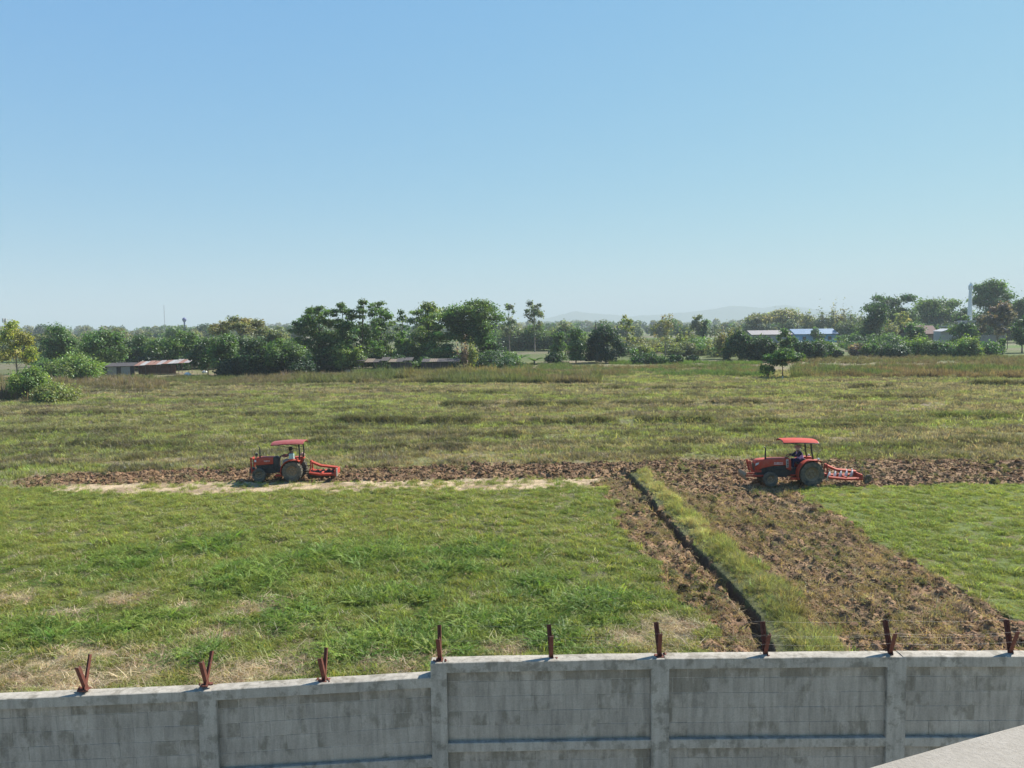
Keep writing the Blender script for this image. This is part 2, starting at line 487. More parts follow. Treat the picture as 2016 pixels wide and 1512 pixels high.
NAMES = ['stubble_field', 'ploughed_soil', 'dirt_path', 'ditch', 'grass_bank', 'grass_field', 'young_crop_field', 'ground']
NEAR_END = 44.0
def zones(x, y):
    """index into NAMES for points on the ground"""
    x = np.asarray(x, float); y = np.asarray(y, float)
    j = 0.75 * (fbm(x * 0.9, y * 0.9, 3) - 0.5) * 2
    j2 = 0.35 * (fbm(x * 2.3, y * 2.3, 9) - 0.5) * 2
    xx, yy = x + j + j2, y + j2 * 1.4 - j * 0.7
    r = np.hypot(x, y)
    z = np.full(x.shape, 0)
    z[in_poly(xx, yy, PATH_LINE)] = 5
    z[in_poly(xx, yy, Z_RIGHT)] = 6
    z[in_poly(xx, yy, Z_PATH)] = 2
    z[in_poly(xx, yy, Z_BAND)] = 1
    z[in_poly(xx, yy, Z_STRIP)] = 1
    z[in_poly(xx, yy, Z_PLOUGH)] = 1
    z[in_poly(xx, yy, Z_BANK)] = 4
    d, s = ditch_dist(x, y)
    z[(d < 0.17 + 0.45 * j2) & (y > 12)] = 3
    z[(r > 190) | (y < 11)] = 7
    return z
# all the near meadow on the camera side of the path
PATH_LINE = gp([(-900, 975), (-40, 962), (60, 960), (600, 958), (1000, 952), (1190, 950), (1235, 945), (1262, 966), (1292, 1008), (1335, 1056), (1378, 1100), (1442, 1168), (1482, 1218), (1506, 1275), (1530, 1345), (1580, 1450)]) + [(4.0, 10.5), (-40, 10.5)]

# grass bunds of the stubble field: (photo row, from, to, height, greenness)
BUNDS = [(834, 650, 1400, .42, .3), (838, 1480, 1560, .25, .3), (893, 40, 185, .35, .3), (889, 330, 420, .22, .4), (872, 830, 930, .30, .2), (800, 865, 1165, .38, .35),
         (797, 1200, 1510, .28, .25), (776, 930, 1000, .3, .3), (770, 690, 900, .25, .4), (886, 1600, 1690, .32, .2), (884, 1700, 1900, .3, .25), (868, 1330, 1420, .22, .3),
         (843, 1390, 1780, .22, .35), (822, 1780, 2120, .35, 1.0), (828, 1660, 1800, .28, .9), (786, 1640, 1850, .3, .2), (760, 1900, 2100, .5, .25), (764, 1670, 1760, .45, .2),
         (782, 330, 600, .2, .4), (790, 180, 300, .25, .45), (812, -100, 40, .3, .3), (850, 590, 680, .3, .15), (852, -60, 120, .15, .5), (862, 980, 1130, .25, .3), (800, 1960, 2200, .25, .2),
         (768, 1180, 1480, .3, .15), (806, 560, 760, .22, .45), (822, 200, 420, .14, .5), (856, 1180, 1300, .2, .3), (776, 460, 640, .22, .4), (765, 330, 560, .2, .4)]
for _ in range(34):
    _w = random.uniform(120, 520); _a = random.uniform(-150, 2050)
    BUNDS.append((random.uniform(758, 903), _a, _a + _w, random.uniform(.14, .30), random.uniform(.1, .5)))
BUND_W = []
for (py, a, b, h, g) in BUNDS:
    p, q = G(a, py), G(b, py)
    BUND_W.append((p.x, p.y, q.x, q.y, h, g))

def terrain(x, y, zn=None):
    x = np.asarray(x, float); y = np.asarray(y, float)
    if zn is None: zn = zones(x, y)
    z = 0.10 * (fbm(x * 0.12, y * 0.12, 21) - 0.5) + 0.06 * (fbm(x * 0.9, y * 0.9, 22) - 0.5)
    pl = (zn == 1)
    rough = 0.36 * (fbm(x * 1.7, y * 1.7, 31, 5) - 0.5) + 0.12 * (vnoise(x * 4.1, y * 4.1, 33) - 0.5)
    d, s = ditch_dist(x, y)
    wav = .25 * (fbm(x * .35, y * .35, 35) - .5) * 2
    fur = np.where(y > 39, np.sin((y + wav) * 6.283 / .95), np.sin((d + wav) * 6.283 / .62))     # furrows along the ditch, and along the headland
    z = z + np.where(pl, rough - 0.02 + .055 * fur, 0)
    near = (y > 11) & (y < 60)
    bank = np.exp(-((d - 0.95) / 0.75) ** 2) * (s > 0) * 0.22
    cut = -0.42 * (1 - sstep(0.05, 0.23, d))
    z = z + np.where(near, bank + cut, 0)
    far = sstep(46, 60, y)
    mid = np.zeros_like(z)
    for (x0, y0, x1, y1, h, g) in BUND_W:
        yc = y0 + (y1 - y0) * np.clip((x - x0) / (x1 - x0), 0, 1) + 1.6 * (vnoise(x * 0.09, x * 0 + y0, 5) - 0.5)
        ins = sstep(x0 - 2, x0 + 2, x) * (1 - sstep(x1 - 2, x1 + 2, x))
        mid = mid + 0.75 * h * 1.2 * np.exp(-((y - yc) / 0.8) ** 2) * ins
    z = z + far * mid * (zn == 0) + far * 0.18 * (fbm(x * 0.25, y * 0.7, 41) - 0.5)
    lush = (zn == 5) * 0.10 * sstep(0.5, 0.75, fbm(x * 0.55, y * 0.55, 51, 3))
    return z + lush

def soft(n, a=.35, b=.65): return sstep(a, b, n)[..., None]

def lush_mask(x, y):
    """where the taller feathery weeds stand in the near meadow"""
    m = np.zeros(np.shape(x))
    for (px, py, rr) in LUSH:
        p = G(px, py)
        m = np.maximum(m, np.exp(-(((x - p.x) / rr) ** 2 + ((y - p.y) / (rr * 0.9)) ** 2)))
    return m
LUSH = [(620, 1205, 1.6), (560, 1225, 1.4), (700, 1190, 1.7), (800, 1175, 1.8), (930, 1235, 1.7), (1010, 1230, 1.5), (1060, 1160, 1.8), (880, 1120, 2.0), (740, 1095, 2.2), (620, 1100, 1.8),
        (1150, 1190, 1.8), (1250, 1190, 1.4), (60, 1245, 1.2), (110, 1255, 1.0), (390, 1290, 1.0), (330, 1220, 1.2), (780, 1260, 1.5), (480, 1140, 2.0), (240, 1110, 2.2), (420, 1075, 1.8), (950, 1090, 2.0), (190, 1250, 0.9), (1110, 1265, 1.2), (690, 1285, 1.3), (860, 1280, 1.2)]
DRY = [(60, 1330, 2.2), (150, 1290, 1.5), (250, 1180, 1.2), (420, 1255, 1.5), (520, 1200, 1.5), (300, 1310, 2.2), (440, 1330, 1.8), (600, 1310, 1.3), (560, 1245, 1.2), (760, 1310, 1.2), (820, 1310, 1.2), (110, 1220, 1.3), (20, 1180, 1.2), (350, 1200, 1.0), (1220, 1260, 1.3), (1330, 1235, 1.6), (1290, 1275, 1.2), (1000, 1280, 1.0), (160, 1340, 1.8), (500, 1330, 1.4)]
def dry_mask(x, y):
    m = np.zeros(np.shape(x))
    for (px, py, rr) in DRY:
        p = G(px, py); rr = rr * .55
        m = np.maximum(m, np.exp(-(((x - p.x) / rr) ** 2 + ((y - p.y) / (rr * 0.8)) ** 2)))
    return np.clip(m * (0.4 + 1.3 * fbm(x * 1.5, y * 1.5, 77)), 0, 1)

def ground_color(x, y, zn):
    n1 = fbm(x * 0.25, y * 0.25, 101); n2 = fbm(x * 1.4, y * 1.4, 102); n3 = fbm(x * 0.07, y * 0.16, 103)
    C = np.zeros(x.shape + (3,))
    olive = np.array((.15, .14, .07)); brown = np.array((.195, .155, .11)); green = np.array((.13, .16, .05))
    c0 = olive + (brown - olive) * soft(n2 * .6 + n3 * .4, .42, .62); c0 = c0 + (green - c0) * soft(n1, .5, .68) * .6
    soil = np.array((.150, .092, .054)); soil2 = np.array((.265, .170, .100)); straw = np.array((.20, .155, .09))
    c1 = soil + (soil2 - soil) * soft(n2, .35, .65); c1 = c1 + (straw - c1) * soft(fbm(x * .8, y * .8, 105), .58, .72) * .35
    c2 = np.array((.40, .31, .205)) + (np.array((.25, .185, .12)) - np.array((.40, .31, .205))) * soft(fbm(x * .9, y * 2.2, 110), .42, .62)
    c3 = np.broadcast_to(np.array((.075, .055, .038)), C.shape)
    c4 = np.broadcast_to(np.array((.085, .09, .04)), C.shape)
    c5 = np.array((.075, .088, .030)) + (np.array((.105, .10, .05)) - np.array((.075, .088, .030))) * soft(n2, .45, .7)
    dm = dry_mask(x, y)[..., None]
    c5 = c5 + (np.array((.36, .28, .19)) - c5) * np.clip(dm * 1.1, 0, 1)
    c6 = np.array((.095, .125, .035)) + (np.array((.13, .11, .06)) - np.array((.095, .125, .035))) * soft(n2, .55, .75)
    far = np.array((.085, .105, .036)) + (brown - olive) * soft(fbm(x * .02, y * .05, 107), .4, .6) + (green - olive) * soft(fbm(x * .015, y * .04, 108), .5, .65)
    for k, c in enumerate((c0, c1, c2, c3, c4, c5, c6, far)):
        C = np.where((zn == k)[..., None], c, C)
    return C

def build_ground():
    A = R(40)
    ang = np.concatenate([np.linspace(-math.pi, -A, 70)[:-1], np.linspace(-A, A, 720), np.linspace(A, math.pi, 70)[1:]])
    H = CAM_H
    inv = lambda a, b, n: 1.0 / np.linspace(1.0 / a, 1.0 / b, n)
    rad = np.concatenate([np.linspace(0.3, 15.5, 14)[:-1], inv(15.5, 60, 340)[:-1], inv(60, 200, 120)[:-1], inv(200, 9200, 38)])
    rr, aa = np.meshgrid(rad, ang, indexing='ij')
    x, y = rr * np.sin(aa), rr * np.cos(aa)
    zn = zones(x, y)
    z = terrain(x, y, zn)
    z = np.where(rr < 11, 0.0, z)
    z = np.where(rr > 240, 0.0, z)
    col = ground_color(x, y, zn)
    nr, na = rr.shape
    vid = np.arange(nr * na).reshape(nr, na)
    q = np.stack([vid[:-1, :-1], vid[:-1, 1:], vid[1:, 1:], vid[1:, :-1]], -1).reshape(-1, 4)
    q = q[:, ::-1]
    fz = zn[:-1, :-1].reshape(-1)
    V = np.stack([x, y, z], -1).reshape(-1, 3); Cc = col.reshape(-1, 3)
    for k, nm in enumerate(NAMES):
        f = q[fz == k]
        if len(f) == 0: continue
        u, invx = np.unique(f, return_inverse=True)
        me = np_mesh(nm, V[u], invx.reshape(-1, 4), Cc[u], smooth=True)
        tag(link_mesh(nm, me, M_GROUND), kind='structure')
build_ground()

# ================================================================== GRASS AND CLODS (stuff)
def scatter_object(name, protos, pts, rot, scl, col, mat):
    me = bpy.data.meshes.new(name)
    n = len(pts)
    me.vertices.add(n); me.vertices.foreach_set('co', np.asarray(pts, np.float32).ravel())
    for nm, t, arr in (('rot', 'FLOAT_VECTOR', rot), ('scl', 'FLOAT_VECTOR', scl)):
        a = me.attributes.new(nm, t, 'POINT'); a.data.foreach_set('vector', np.asarray(arr, np.float32).ravel())
    c4 = np.ones((n, 4), np.float32); c4[:, :3] = col
    a = me.attributes.new('col', 'FLOAT_COLOR', 'POINT'); a.data.foreach_set('color', c4.ravel())
    o = link_mesh(name, me)
    nt = bpy.data.node_groups.new(name + '_scatter', 'GeometryNodeTree')
    nt.interface.new_socket('Geometry', in_out='INPUT', socket_type='NodeSocketGeometry')
    nt.interface.new_socket('Geometry', in_out='OUTPUT', socket_type='NodeSocketGeometry')
    gi = nt.nodes.new('NodeGroupInput'); go = nt.nodes.new('NodeGroupOutput')
    ip = nt.nodes.new('GeometryNodeInstanceOnPoints'); jn = nt.nodes.new('GeometryNodeJoinGeometry')
    nt.links.new(gi.outputs[0], ip.inputs['Points'])
    for p in protos:
        oi = nt.nodes.new('GeometryNodeObjectInfo'); oi.inputs['Object'].default_value = p
        oi.inputs['As Instance'].default_value = True
        nt.links.new(oi.outputs['Geometry'], jn.inputs[0])
    nt.links.new(jn.outputs[0], ip.inputs['Instance'])
    ip.inputs['Pick Instance'].default_value = True
    for nm, sock in (('rot', 'Rotation'), ('scl', 'Scale')):
        na = nt.nodes.new('GeometryNodeInputNamedAttribute'); na.data_type = 'FLOAT_VECTOR'; na.inputs['Name'].default_value = nm
        nt.links.new(na.outputs[0], ip.inputs[sock])
    nt.links.new(ip.outputs[0], go.inputs[0])
    md = o.modifiers.new('scatter', 'NODES'); md.node_group = nt
    return tag(o, kind='stuff')

def tuft_proto(name, n, h, spread, width, lean, seed, mat=None, curl=0.6, flat=False):
    r = np.random.default_rng(seed)
    vs, fs = [], []
    for k in range(n):
        a = r.uniform(0, 2 * math.pi); d = spread * math.sqrt(r.uniform(0, 1))
        bx, by = d * math.cos(a), d * math.sin(a)
        la = r.uniform(0, 2 * math.pi); ln = lean * r.uniform(0.3, 1.3); hh = h * r.uniform(0.55, 1.15)
        sx, sy = -math.sin(la), math.cos(la)
        w = width * r.uniform(0.7, 1.3)
        prev = None
        P = []
        for t in (0.0, 0.4, 0.75, 1.0):
            off = ln * hh * (t ** 1.8)
            zz = hh * (t - curl * 0.35 * ln * t * t) if not flat else 0.03 + 0.06 * t
            P.append((bx + math.cos(la) * off, by + math.sin(la) * off, zz, w * (1 - t) ** 0.6 if t < 1 else 0))
        b = len(vs)
        for (x, y, z, ww) in P[:3]:
            vs += [(x - sx * ww / 2, y - sy * ww / 2, z), (x + sx * ww / 2, y + sy * ww / 2, z)]
        vs.append(P[3][:3])
        fs += [(b, b + 1, b + 3), (b, b + 3, b + 2), (b + 2, b + 3, b + 5), (b + 2, b + 5, b + 4), (b + 4, b + 5, b + 6)]
    me = np_mesh(name, vs, fs)
    me.materials.append(mat or M_BLADE)
    return bpy.data.objects.new(name, me)

def frond_proto(name, n, length, seed):
    """feathery arching weed: stems with paired leaflets"""
    r = np.random.default_rng(seed)
    vs, fs = [], []
    for k in range(n):
        la = r.uniform(0, 2 * math.pi); L = length * r.uniform(0.6, 1.2); c, s = math.cos(la), math.sin(la)
        rise = r.uniform(0.45, 0.9)
        b0 = r.uniform(-.08, .08, 2)
        for t in np.linspace(0.12, 1.0, 13):
            d = L * t * 0.9; z = rise * L * (t - 0.62 * t * t) * 1.1
            px, py = b0[0] + c * d, b0[1] + s * d
            for sg in (-1, 1):
                w = 0.05 * (1.15 - t) + 0.012
                b = len(vs)
                vs += [(px, py, z), (px + c * .025 - s * sg * w, py + s * .025 + c * sg * w, z - .012 + r.uniform(-.015, .015)), (px + c * .026, py + s * .026, z)]
                fs.append((b, b + 1, b + 2))
    me = np_mesh(name, vs, fs); me.materials.append(M_BLADE)
    return bpy.data.objects.new(name, me)

def clod_proto(name, seed, sub=1):
    bm = bmesh.new(); bmesh.ops.create_icosphere(bm, subdivisions=sub, radius=1.0)
    r = np.random.default_rng(seed)
    f = r.uniform(1.0, 2.0); ph = r.uniform(0, 9, 3)
    for v in bm.verts:
        n = math.sin(v.co.x * 3 * f + ph[0]) * math.sin(v.co.y * 2.6 * f + ph[1]) * math.sin(v.co.z * 3.3 * f + ph[2])
        v.co *= 1 + 0.35 * n + r.uniform(-.34, .34)
        v.co.z *= 0.6; v.co.x *= 1.35
    me = bpy.data.meshes.new(name); bm.to_mesh(me); bm.free(); me.materials.append(M_CLOD)
    return bpy.data.objects.new(name, me)

def in_view(x, y, margin=0.06):
    """keeps scatter to what the camera and a camera a step aside could see"""
    return (np.abs(np.arctan2(x, y)) < R(36) + margin) & (y > 12.5)

def pts_sector(n, r0, r1, a=39.5, power=2.0):
    """n random points between two distances; power 2 is even over the ground, smaller thins with distance"""
    u = rng.uniform(0, 1, n)
    r = (r0 ** power + u * (r1 ** power - r0 ** power)) ** (1 / power) if power != 0 else r0 * (r1 / r0) ** u
    t = rng.uniform(-R(a), R(a), n)
    return r * np.sin(t), r * np.cos(t)

def colmix(a, b, t): return np.asarray(a)[None] + (np.asarray(b) - np.asarray(a))[None] * t[:, None]

def finish(name, protos, x, y, h, col, mat=M_BLADE, tilt=0.25, sink=0.01, zscale=None, jitter=0.22, zn=None):
    n = len(x)
    z = terrain(x, y, zn) - sink
    pts = np.stack([x, y, z], -1)
    rot = np.stack([rng.normal(0, tilt, n), rng.normal(0, tilt, n), rng.uniform(0, 6.283, n)], -1)
    s = np.stack([h, h, h * (zscale if zscale is not None else 1.0)], -1)
    col = np.clip(col * np.exp(rng.normal(0, jitter, (n, 1))) * np.exp(rng.normal(0, jitter * .3, (n, 3))), 0.004, 0.85)
    return scatter_object(name, protos, pts, rot, s, col, mat)

TUFT = [tuft_proto('tuft_source', 14, 0.16, 0.13, 0.014, 0.9, 11 + k) for k in range(4)]
TUFT_FAR = [tuft_proto('far_tuft_source', 12, 0.24, 0.2, 0.03, 0.8, 31 + k) for k in range(4)]
TALL = [tuft_proto('tall_tuft_source', 16, 0.42, 0.14, 0.013, 0.75, 51 + k, curl=0.9) for k in range(4)]
STRAW = [tuft_proto('straw_source', 8, 0.22, 0.14, 0.013, 1.2, 71 + k, flat=True) for k in range(3)]
FROND = [frond_proto('frond_source', 7, 0.5, 91 + k) for k in range(4)]
WEED = [tuft_proto('weed_source', 22, 1.0, 0.35, 0.05, 0.45, 111 + k, curl=0.8) for k in range(4)]
CLOD = [clod_proto('clod_source', 131 + k) for k in range(5)]

def scatter_grass():
    # ---- short meadow grass, left and right of the ploughing
    x, y = pts_sector(620000, 16.0, 58.0, power=1.3)
    zn = zones(x, y)
    lm, dm = lush_mask(x, y), dry_mask(x, y)
    n1, n2, n3 = fbm(x * .3, y * .3, 201), fbm(x * 1.2, y * 1.2, 202), fbm(x * 3.0, y * 3.0, 203)
    keep5 = (zn == 5) & (rng.uniform(0, 1, len(x)) < np.clip(1.15 - dm * 1.05 - 0.5 * (n2 < .42) - .35 * (n3 < .4), 0.16, 1))
    keep = keep5 & in_view(x, y)
    a = keep
    t = np.clip(sstep(.35, .7, n1) * .6 + sstep(.4, .65, n2) * .5, 0, 1)
    col = colmix((.265, .290, .078), (.200, .240, .062), t)
    col = col + (np.array((.28, .24, .11)) - col) * (np.clip(dm * .9 + (rng.uniform(0, 1, len(x)) < .16) * .8, 0, 1))[:, None]
    col = col + (np.array((.125, .200, .042)) - col) * np.clip(lm * .5, 0, 1)[:, None]
    h = (0.30 + 1.25 * sstep(.25, .8, n3) + 0.25 * lm) * np.exp(rng.normal(0, .25, len(x)))
    finish('meadow_grass', TUFT, x[a], y[a], h[a] * .85, col[a], zscale=.72, jitter=.26, zn=zn[a])
    # path fringe and tufts growing in the path
    b = (zn == 2) & (rng.uniform(0, 1, len(x)) < .16 * (n2 > .5) + .03) & in_view(x, y)
    finish('path_grass', TUFT, x[b], y[b], h[b] * .8, col[b], zn=zn[b])
    c6 = (zn == 6) & (rng.uniform(0, 1, len(x)) < np.clip(1.1 - .8 * (n2 < .4), .1, 1)) & in_view(x, y)
    col6 = colmix((.285, .310, .085), (.215, .255, .068), t)
    col6 = col6 + (np.array((.28, .25, .13)) - col6) * ((rng.uniform(0, 1, len(x)) < .1) * .7)[:, None]
    finish('young_crop', TUFT, x[c6], y[c6], h[c6] * .75, col6[c6], zscale=.72, jitter=.26, zn=zn[c6])
    # ---- feathery lush weeds
    x, y = pts_sector(90000, 16.0, 44.0, power=1.7)
    zn = zones(x, y); lm = lush_mask(x, y); n2 = fbm(x * 1.1, y * 1.1, 212)
    k = (zn == 5) & (rng.uniform(0, 1, len(x)) < lm * 1.1 * sstep(.36, .56, n2)) & in_view(x, y)
    x, y, lm, n2 = x[k], y[k], lm[k], n2[k]
    col = colmix((.120, .195, .038), (.225, .290, .066), sstep(.4, .7, fbm(x * 2.1, y * 2.1, 213)))
    finish('feathery_weeds', FROND, x, y, (.45 + .45 * lm) * np.exp(rng.normal(0, .2, len(x))), col, tilt=.3, zn=zn[k])
    # ---- dry litter
    x, y = pts_sector(110000, 15.5, 40.0, power=1.6)
    zn = zones(x, y); dm = dry_mask(x, y)
    k = (zn == 5) & (rng.uniform(0, 1, len(x)) < np.clip(dm * 1.3, .05, 1)) & in_view(x, y)
    col = colmix((.58, .48, .34), (.30, .23, .15), rng.uniform(0, 1, k.sum()))
    finish('dry_litter', STRAW, x[k], y[k], np.exp(rng.normal(-.1, .3, k.sum())), col, sink=-.01, tilt=.15, zn=zn[k])
    # ---- grass on the bank beside the ditch
    x, y = pts_sector(300000, 16, 46, a=39, power=1.8)
    k = (x > 0) & (x < 14)
    x, y = x[k], y[k]
    zn = zones(x, y)
    d, s = ditch_dist(x, y)
    k = (zn == 4) & (d > .24) & in_view(x, y) & (rng.uniform(0, 1, len(x)) < sstep(.30, .65, d) + .25)
    x, y, d, zn = x[k], y[k], d[k], zn[k]
    t = sstep(.35, .65, fbm(x * .6, y * .35, 221))
    col = colmix((.40, .36, .17), (.29, .29, .11), t)
    nearm = sstep(31, 25, y)[:, None]
    col = col + (np.array((.19, .205, .08)) - col) * nearm * .7
    brown = (sstep(.48, .62, fbm(x * .5, y * .5, 223)) * sstep(.6, 1.4, d))[:, None] * .7
    col = col + (np.array((.17, .115, .07)) - col) * brown
    h = (.28 + .48 * sstep(.3, .75, fbm(x * 1.3, y * 1.3, 222))) * (.55 + .45 * sstep(.45, .9, d)) * np.exp(rng.normal(0, .28, len(x)))
    finish('bank_grass', TALL, x, y, h, col, tilt=.34, jitter=.32, zn=zn)
    # ---- stubble and tussocks of the field beyond
    x, y = pts_sector(360000, 38, 150, power=1.05)
    zn = zones(x, y)
    k = (zn == 0)
    x, y, zn = x[k], y[k], zn[k]
    n1, n2, n3 = fbm(x * .055, y * .38, 231), fbm(x * .5, y * .9, 232), fbm(x * .03, y * .2, 233)
    keep = rng.uniform(0, 1, len(x)) < np.clip(.25 + 1.0 * sstep(.38, .6, n2), 0, 1)
    x, y, n1, n2, n3, zn = x[keep], y[keep], n1[keep], n2[keep], n3[keep], zn[keep]
    g = sstep(.38, .62, n1)
    col = colmix((.30, .25, .165), (.262, .290, .100), g)
    col = col + (np.array((.36, .30, .20)) - col) * (sstep(.60, .70, fbm(x * .04, y * .5, 237)) * .6)[:, None]
    yel = ((x < -8) & (y < 75)) * .5
    col = col + (np.array((.22, .26, .075)) - col) * (yel * sstep(.3, .6, n3))[:, None]
    col = col + (np.array((.12, .10, .08)) - col) * (sstep(.53, .66, n2) * .75)[:, None]
    rr = np.hypot(x, y)
    h = (.5 + .8 * n2) * np.exp(rng.normal(0, .25, len(x))) * (.8 + rr / 220)
    finish('stubble_grass', TUFT_FAR, x, y, h, col, zn=zn)
    # ---- tussocks along the bunds, shade of their near sides darkens the colours
    X, Y, Hh, Cc = [], [], [], []
    for (x0, y0, x1, y1, hh, gg) in BUND_W:
        L = abs(x1 - x0)
        n = int(L * 75)
        xx = rng.uniform(min(x0, x1), max(x0, x1), n)
        yc = y0 + (y1 - y0) * (xx - x0) / (x1 - x0) + 1.6 * (vnoise(xx * .09, xx * 0 + y0, 5) - .5)
        yy = yc + rng.normal(0, .55, n)
        cl = fbm(xx * .5, yy * .5, int(y0))
        kk = rng.uniform(0, 1, n) < sstep(.3, .52, cl)
        X.append(xx[kk]); Y.append(yy[kk]); Hh.append((hh * 2.6 * (.3 + cl[kk])) * np.exp(rng.normal(0, .25, kk.sum())))
        c = colmix((.105, .085, .060), (.15, .185, .06), np.clip(rng.normal(gg, .25, kk.sum()), 0, 1))
        Cc.append(c)
    for k in range(420):                      # single tussocks
        px, py = rng.uniform(-60, 2080), 745 + 165 * rng.uniform(0, 1) ** .8
        p = G(px, py); n = rng.integers(12, 90); w = rng.uniform(.3, 2.6)
        X.append(p.x + rng.normal(0, w, n)); Y.append(p.y + rng.normal(0, .4, n)); hh = rng.uniform(.3, .8)
        Hh.append(hh * np.exp(rng.normal(0, .25, n)))
        Cc.append(colmix((.13, .10, .07), (.14, .15, .055), np.clip(rng.normal(rng.uniform(0, .8), .2, n), 0, 1)))
    X, Y, Hh, Cc = map(np.concatenate, (X, Y, Hh, Cc))
    ok = zones(X, Y) == 0
    finish('bund_tussocks', TALL, X[ok], Y[ok], Hh[ok] * 1.5, Cc[ok], tilt=.25, zscale=.75)
    # ---- tall weeds before the trees
    X, Y, Hh, Cc = [], [], [], []
    STRIPS = [(560, 1180, 741, 756, 1.25, (.175, .14, .09), (.125, .14, .06), 7000), (200, 600, 745, 758, .9, (.165, .135, .088), (.13, .15, .055), 4200), (1060, 1520, 722, 742, .9, (.17, .135, .08), (.10, .15, .05), 4600),
              (1560, 2100, 722, 745, 1.15, (.17, .125, .08), (.105, .135, .05), 6500), (700, 1060, 737, 748, 1.3, (.19, .155, .075), (.10, .135, .05), 3500), (-80, 130, 755, 790, 1.5, (.22, .165, .115), (.19, .16, .09), 3200),
              (1200, 1500, 712, 718, .7, (.10, .16, .04), (.13, .18, .05), 1500), (1540, 2060, 702, 716, .9, (.15, .12, .08), (.13, .13, .06), 3500), (950, 1120, 716, 732, .8, (.13, .145, .06), (.10, .14, .05), 1800), (130, 330, 755, 770, 1.2, (.20, .15, .10), (.17, .15, .085), 1700)]
    for (a, b, p0, p1, hh, ca, cb, n) in STRIPS:
        px = rng.uniform(a, b, n); py = rng.uniform(p0, p1, n)
        P = np.array([tuple(G(u, v))[:2] for u, v in zip(px, py)])
        cl = fbm(P[:, 0] * .22, P[:, 1] * .22, int(a) + 400)
        kk = rng.uniform(0, 1, n) < sstep(.3, .55, cl)
        X.append(P[kk, 0]); Y.append(P[kk, 1]); Hh.append(hh * (.35 + .9 * cl[kk]) * np.exp(rng.normal(0, .22, kk.sum())))
        Cc.append(colmix(ca, cb, sstep(.35, .65, fbm(P[kk, 0] * .12, P[kk, 1] * .12, 409))))
    X, Y, Hh, Cc = map(np.concatenate, (X, Y, Hh, Cc))
    finish('tall_weeds', WEED, X, Y, Hh, Cc, tilt=.15)
    # ---- clods of ploughed earth and roots turned up
    x, y = pts_sector(260000, 15.5, 62, power=1.5)
    zn = zones(x, y)
    k = (zn == 1) & in_view(x, y)
    x, y = x[k], y[k]
    cl = fbm(x * .9, y * .9, 301)
    size = .022 * np.exp(rng.normal(0, .55, len(x))) * (.6 + 1.3 * cl)
    big = rng.uniform(0, 1, len(x)) < .03 * sstep(.5, .7, cl)
    size = np.where(big, size * 1.9, size)
    band = in_poly(x, y, Z_BAND)
    size = np.where(band, size * 1.35, size * .95)
    t = rng.uniform(0, 1, len(x))
    col = colmix((.145, .088, .052), (.275, .178, .106), t)
    col = np.where((band & (x < 9))[:, None], col * .8, col)
    gr = (fbm(x * .4, y * .4, 303) > .60)[:, None] * .25
    col = col + (np.array((.15, .135, .075)) - col) * gr
    finish('soil_clods', CLOD, x, y, np.clip(size, .018, .15), col, tilt=.5, sink=-.005, jitter=.14, zn=np.full(len(x), 1))
    # lumps of turf thrown up by the discs, coloured dark for their shadow sides
    x, y = pts_sector(9000, 15.5, 62, power=1.6)
    cl = fbm(x * .7, y * .7, 341)
    k = (zones(x, y) == 1) & in_view(x, y) & (rng.uniform(0, 1, len(x)) < sstep(.50, .66, cl))
    x, y = x[k], y[k]
    finish('turf_lumps', CLOD, x, y, np.clip(.085 * np.exp(rng.normal(0, .4, len(x))), .05, .17), colmix((.090, .068, .045), (.095, .090, .048), rng.uniform(0, 1, len(x))), tilt=.5, sink=-.04, jitter=.2, zn=np.full(len(x), 1))
    finish('turf_lump_grass', TUFT, np.repeat(x, 3) + rng.normal(0, .09, 3 * len(x)), np.repeat(y, 3) + rng.normal(0, .09, 3 * len(x)), .8 * np.exp(rng.normal(0, .3, 3 * len(x))), colmix((.13, .15, .05), (.20, .17, .09), rng.uniform(0, 1, 3 * len(x))), sink=-.10, tilt=.8, zn=np.full(3 * len(x), 1))
    x, y = pts_sector(300000, 15.5, 62, power=1.5)
    zn = zones(x, y); n2 = fbm(x * .8, y * .8, 305)
    k = (zn == 1) & (rng.uniform(0, 1, len(x)) < .14 + .42 * sstep(.48, .66, n2)) & in_view(x, y) & (~in_poly(x, y, Z_BAND) | (rng.uniform(0, 1, len(x)) < .12))
    x, y = x[k], y[k]
    col = colmix((.33, .245, .15), (.24, .20, .10), sstep(.3, .7, fbm(x * .6, y * .6, 307)))
    fl = rng.uniform(0, 1, len(x)) < .7
    finish('turned_roots', STRAW, x[fl], y[fl], np.exp(rng.normal(-.15, .3, fl.sum())), col[fl], sink=-.03, tilt=.5, zn=np.full(fl.sum(), 1))
    finish('turned_turf', TUFT, x[~fl], y[~fl], .75 * np.exp(rng.normal(0, .3, (~fl).sum())), col[~fl] * .9, sink=-.04, tilt=.6, zn=np.full((~fl).sum(), 1))
scatter_grass()

# ================================================================== TREES
def leaf_quads(C, S, N, K, seed):
    r = np.random.default_rng(seed)
    n = len(C)
    N = N / np.maximum(np.linalg.norm(N, axis=1, keepdims=True), 1e-6)
    ref = r.normal(0, 1, (n, 3))
    U = np.cross(N, ref); U /= np.maximum(np.linalg.norm(U, axis=1, keepdims=True), 1e-6)
    V = np.cross(N, U)
    a = r.uniform(.38, .62, (n, 1))
    s = S[:, None]
    P = np.stack([C - U * s, C + V * s * a - N * s * .12, C + U * s, C - V * s * a - N * s * .12], 1).reshape(-1, 3)
    F = np.arange(4 * n).reshape(n, 4)
    return P, F, np.repeat(K, 4, axis=0)

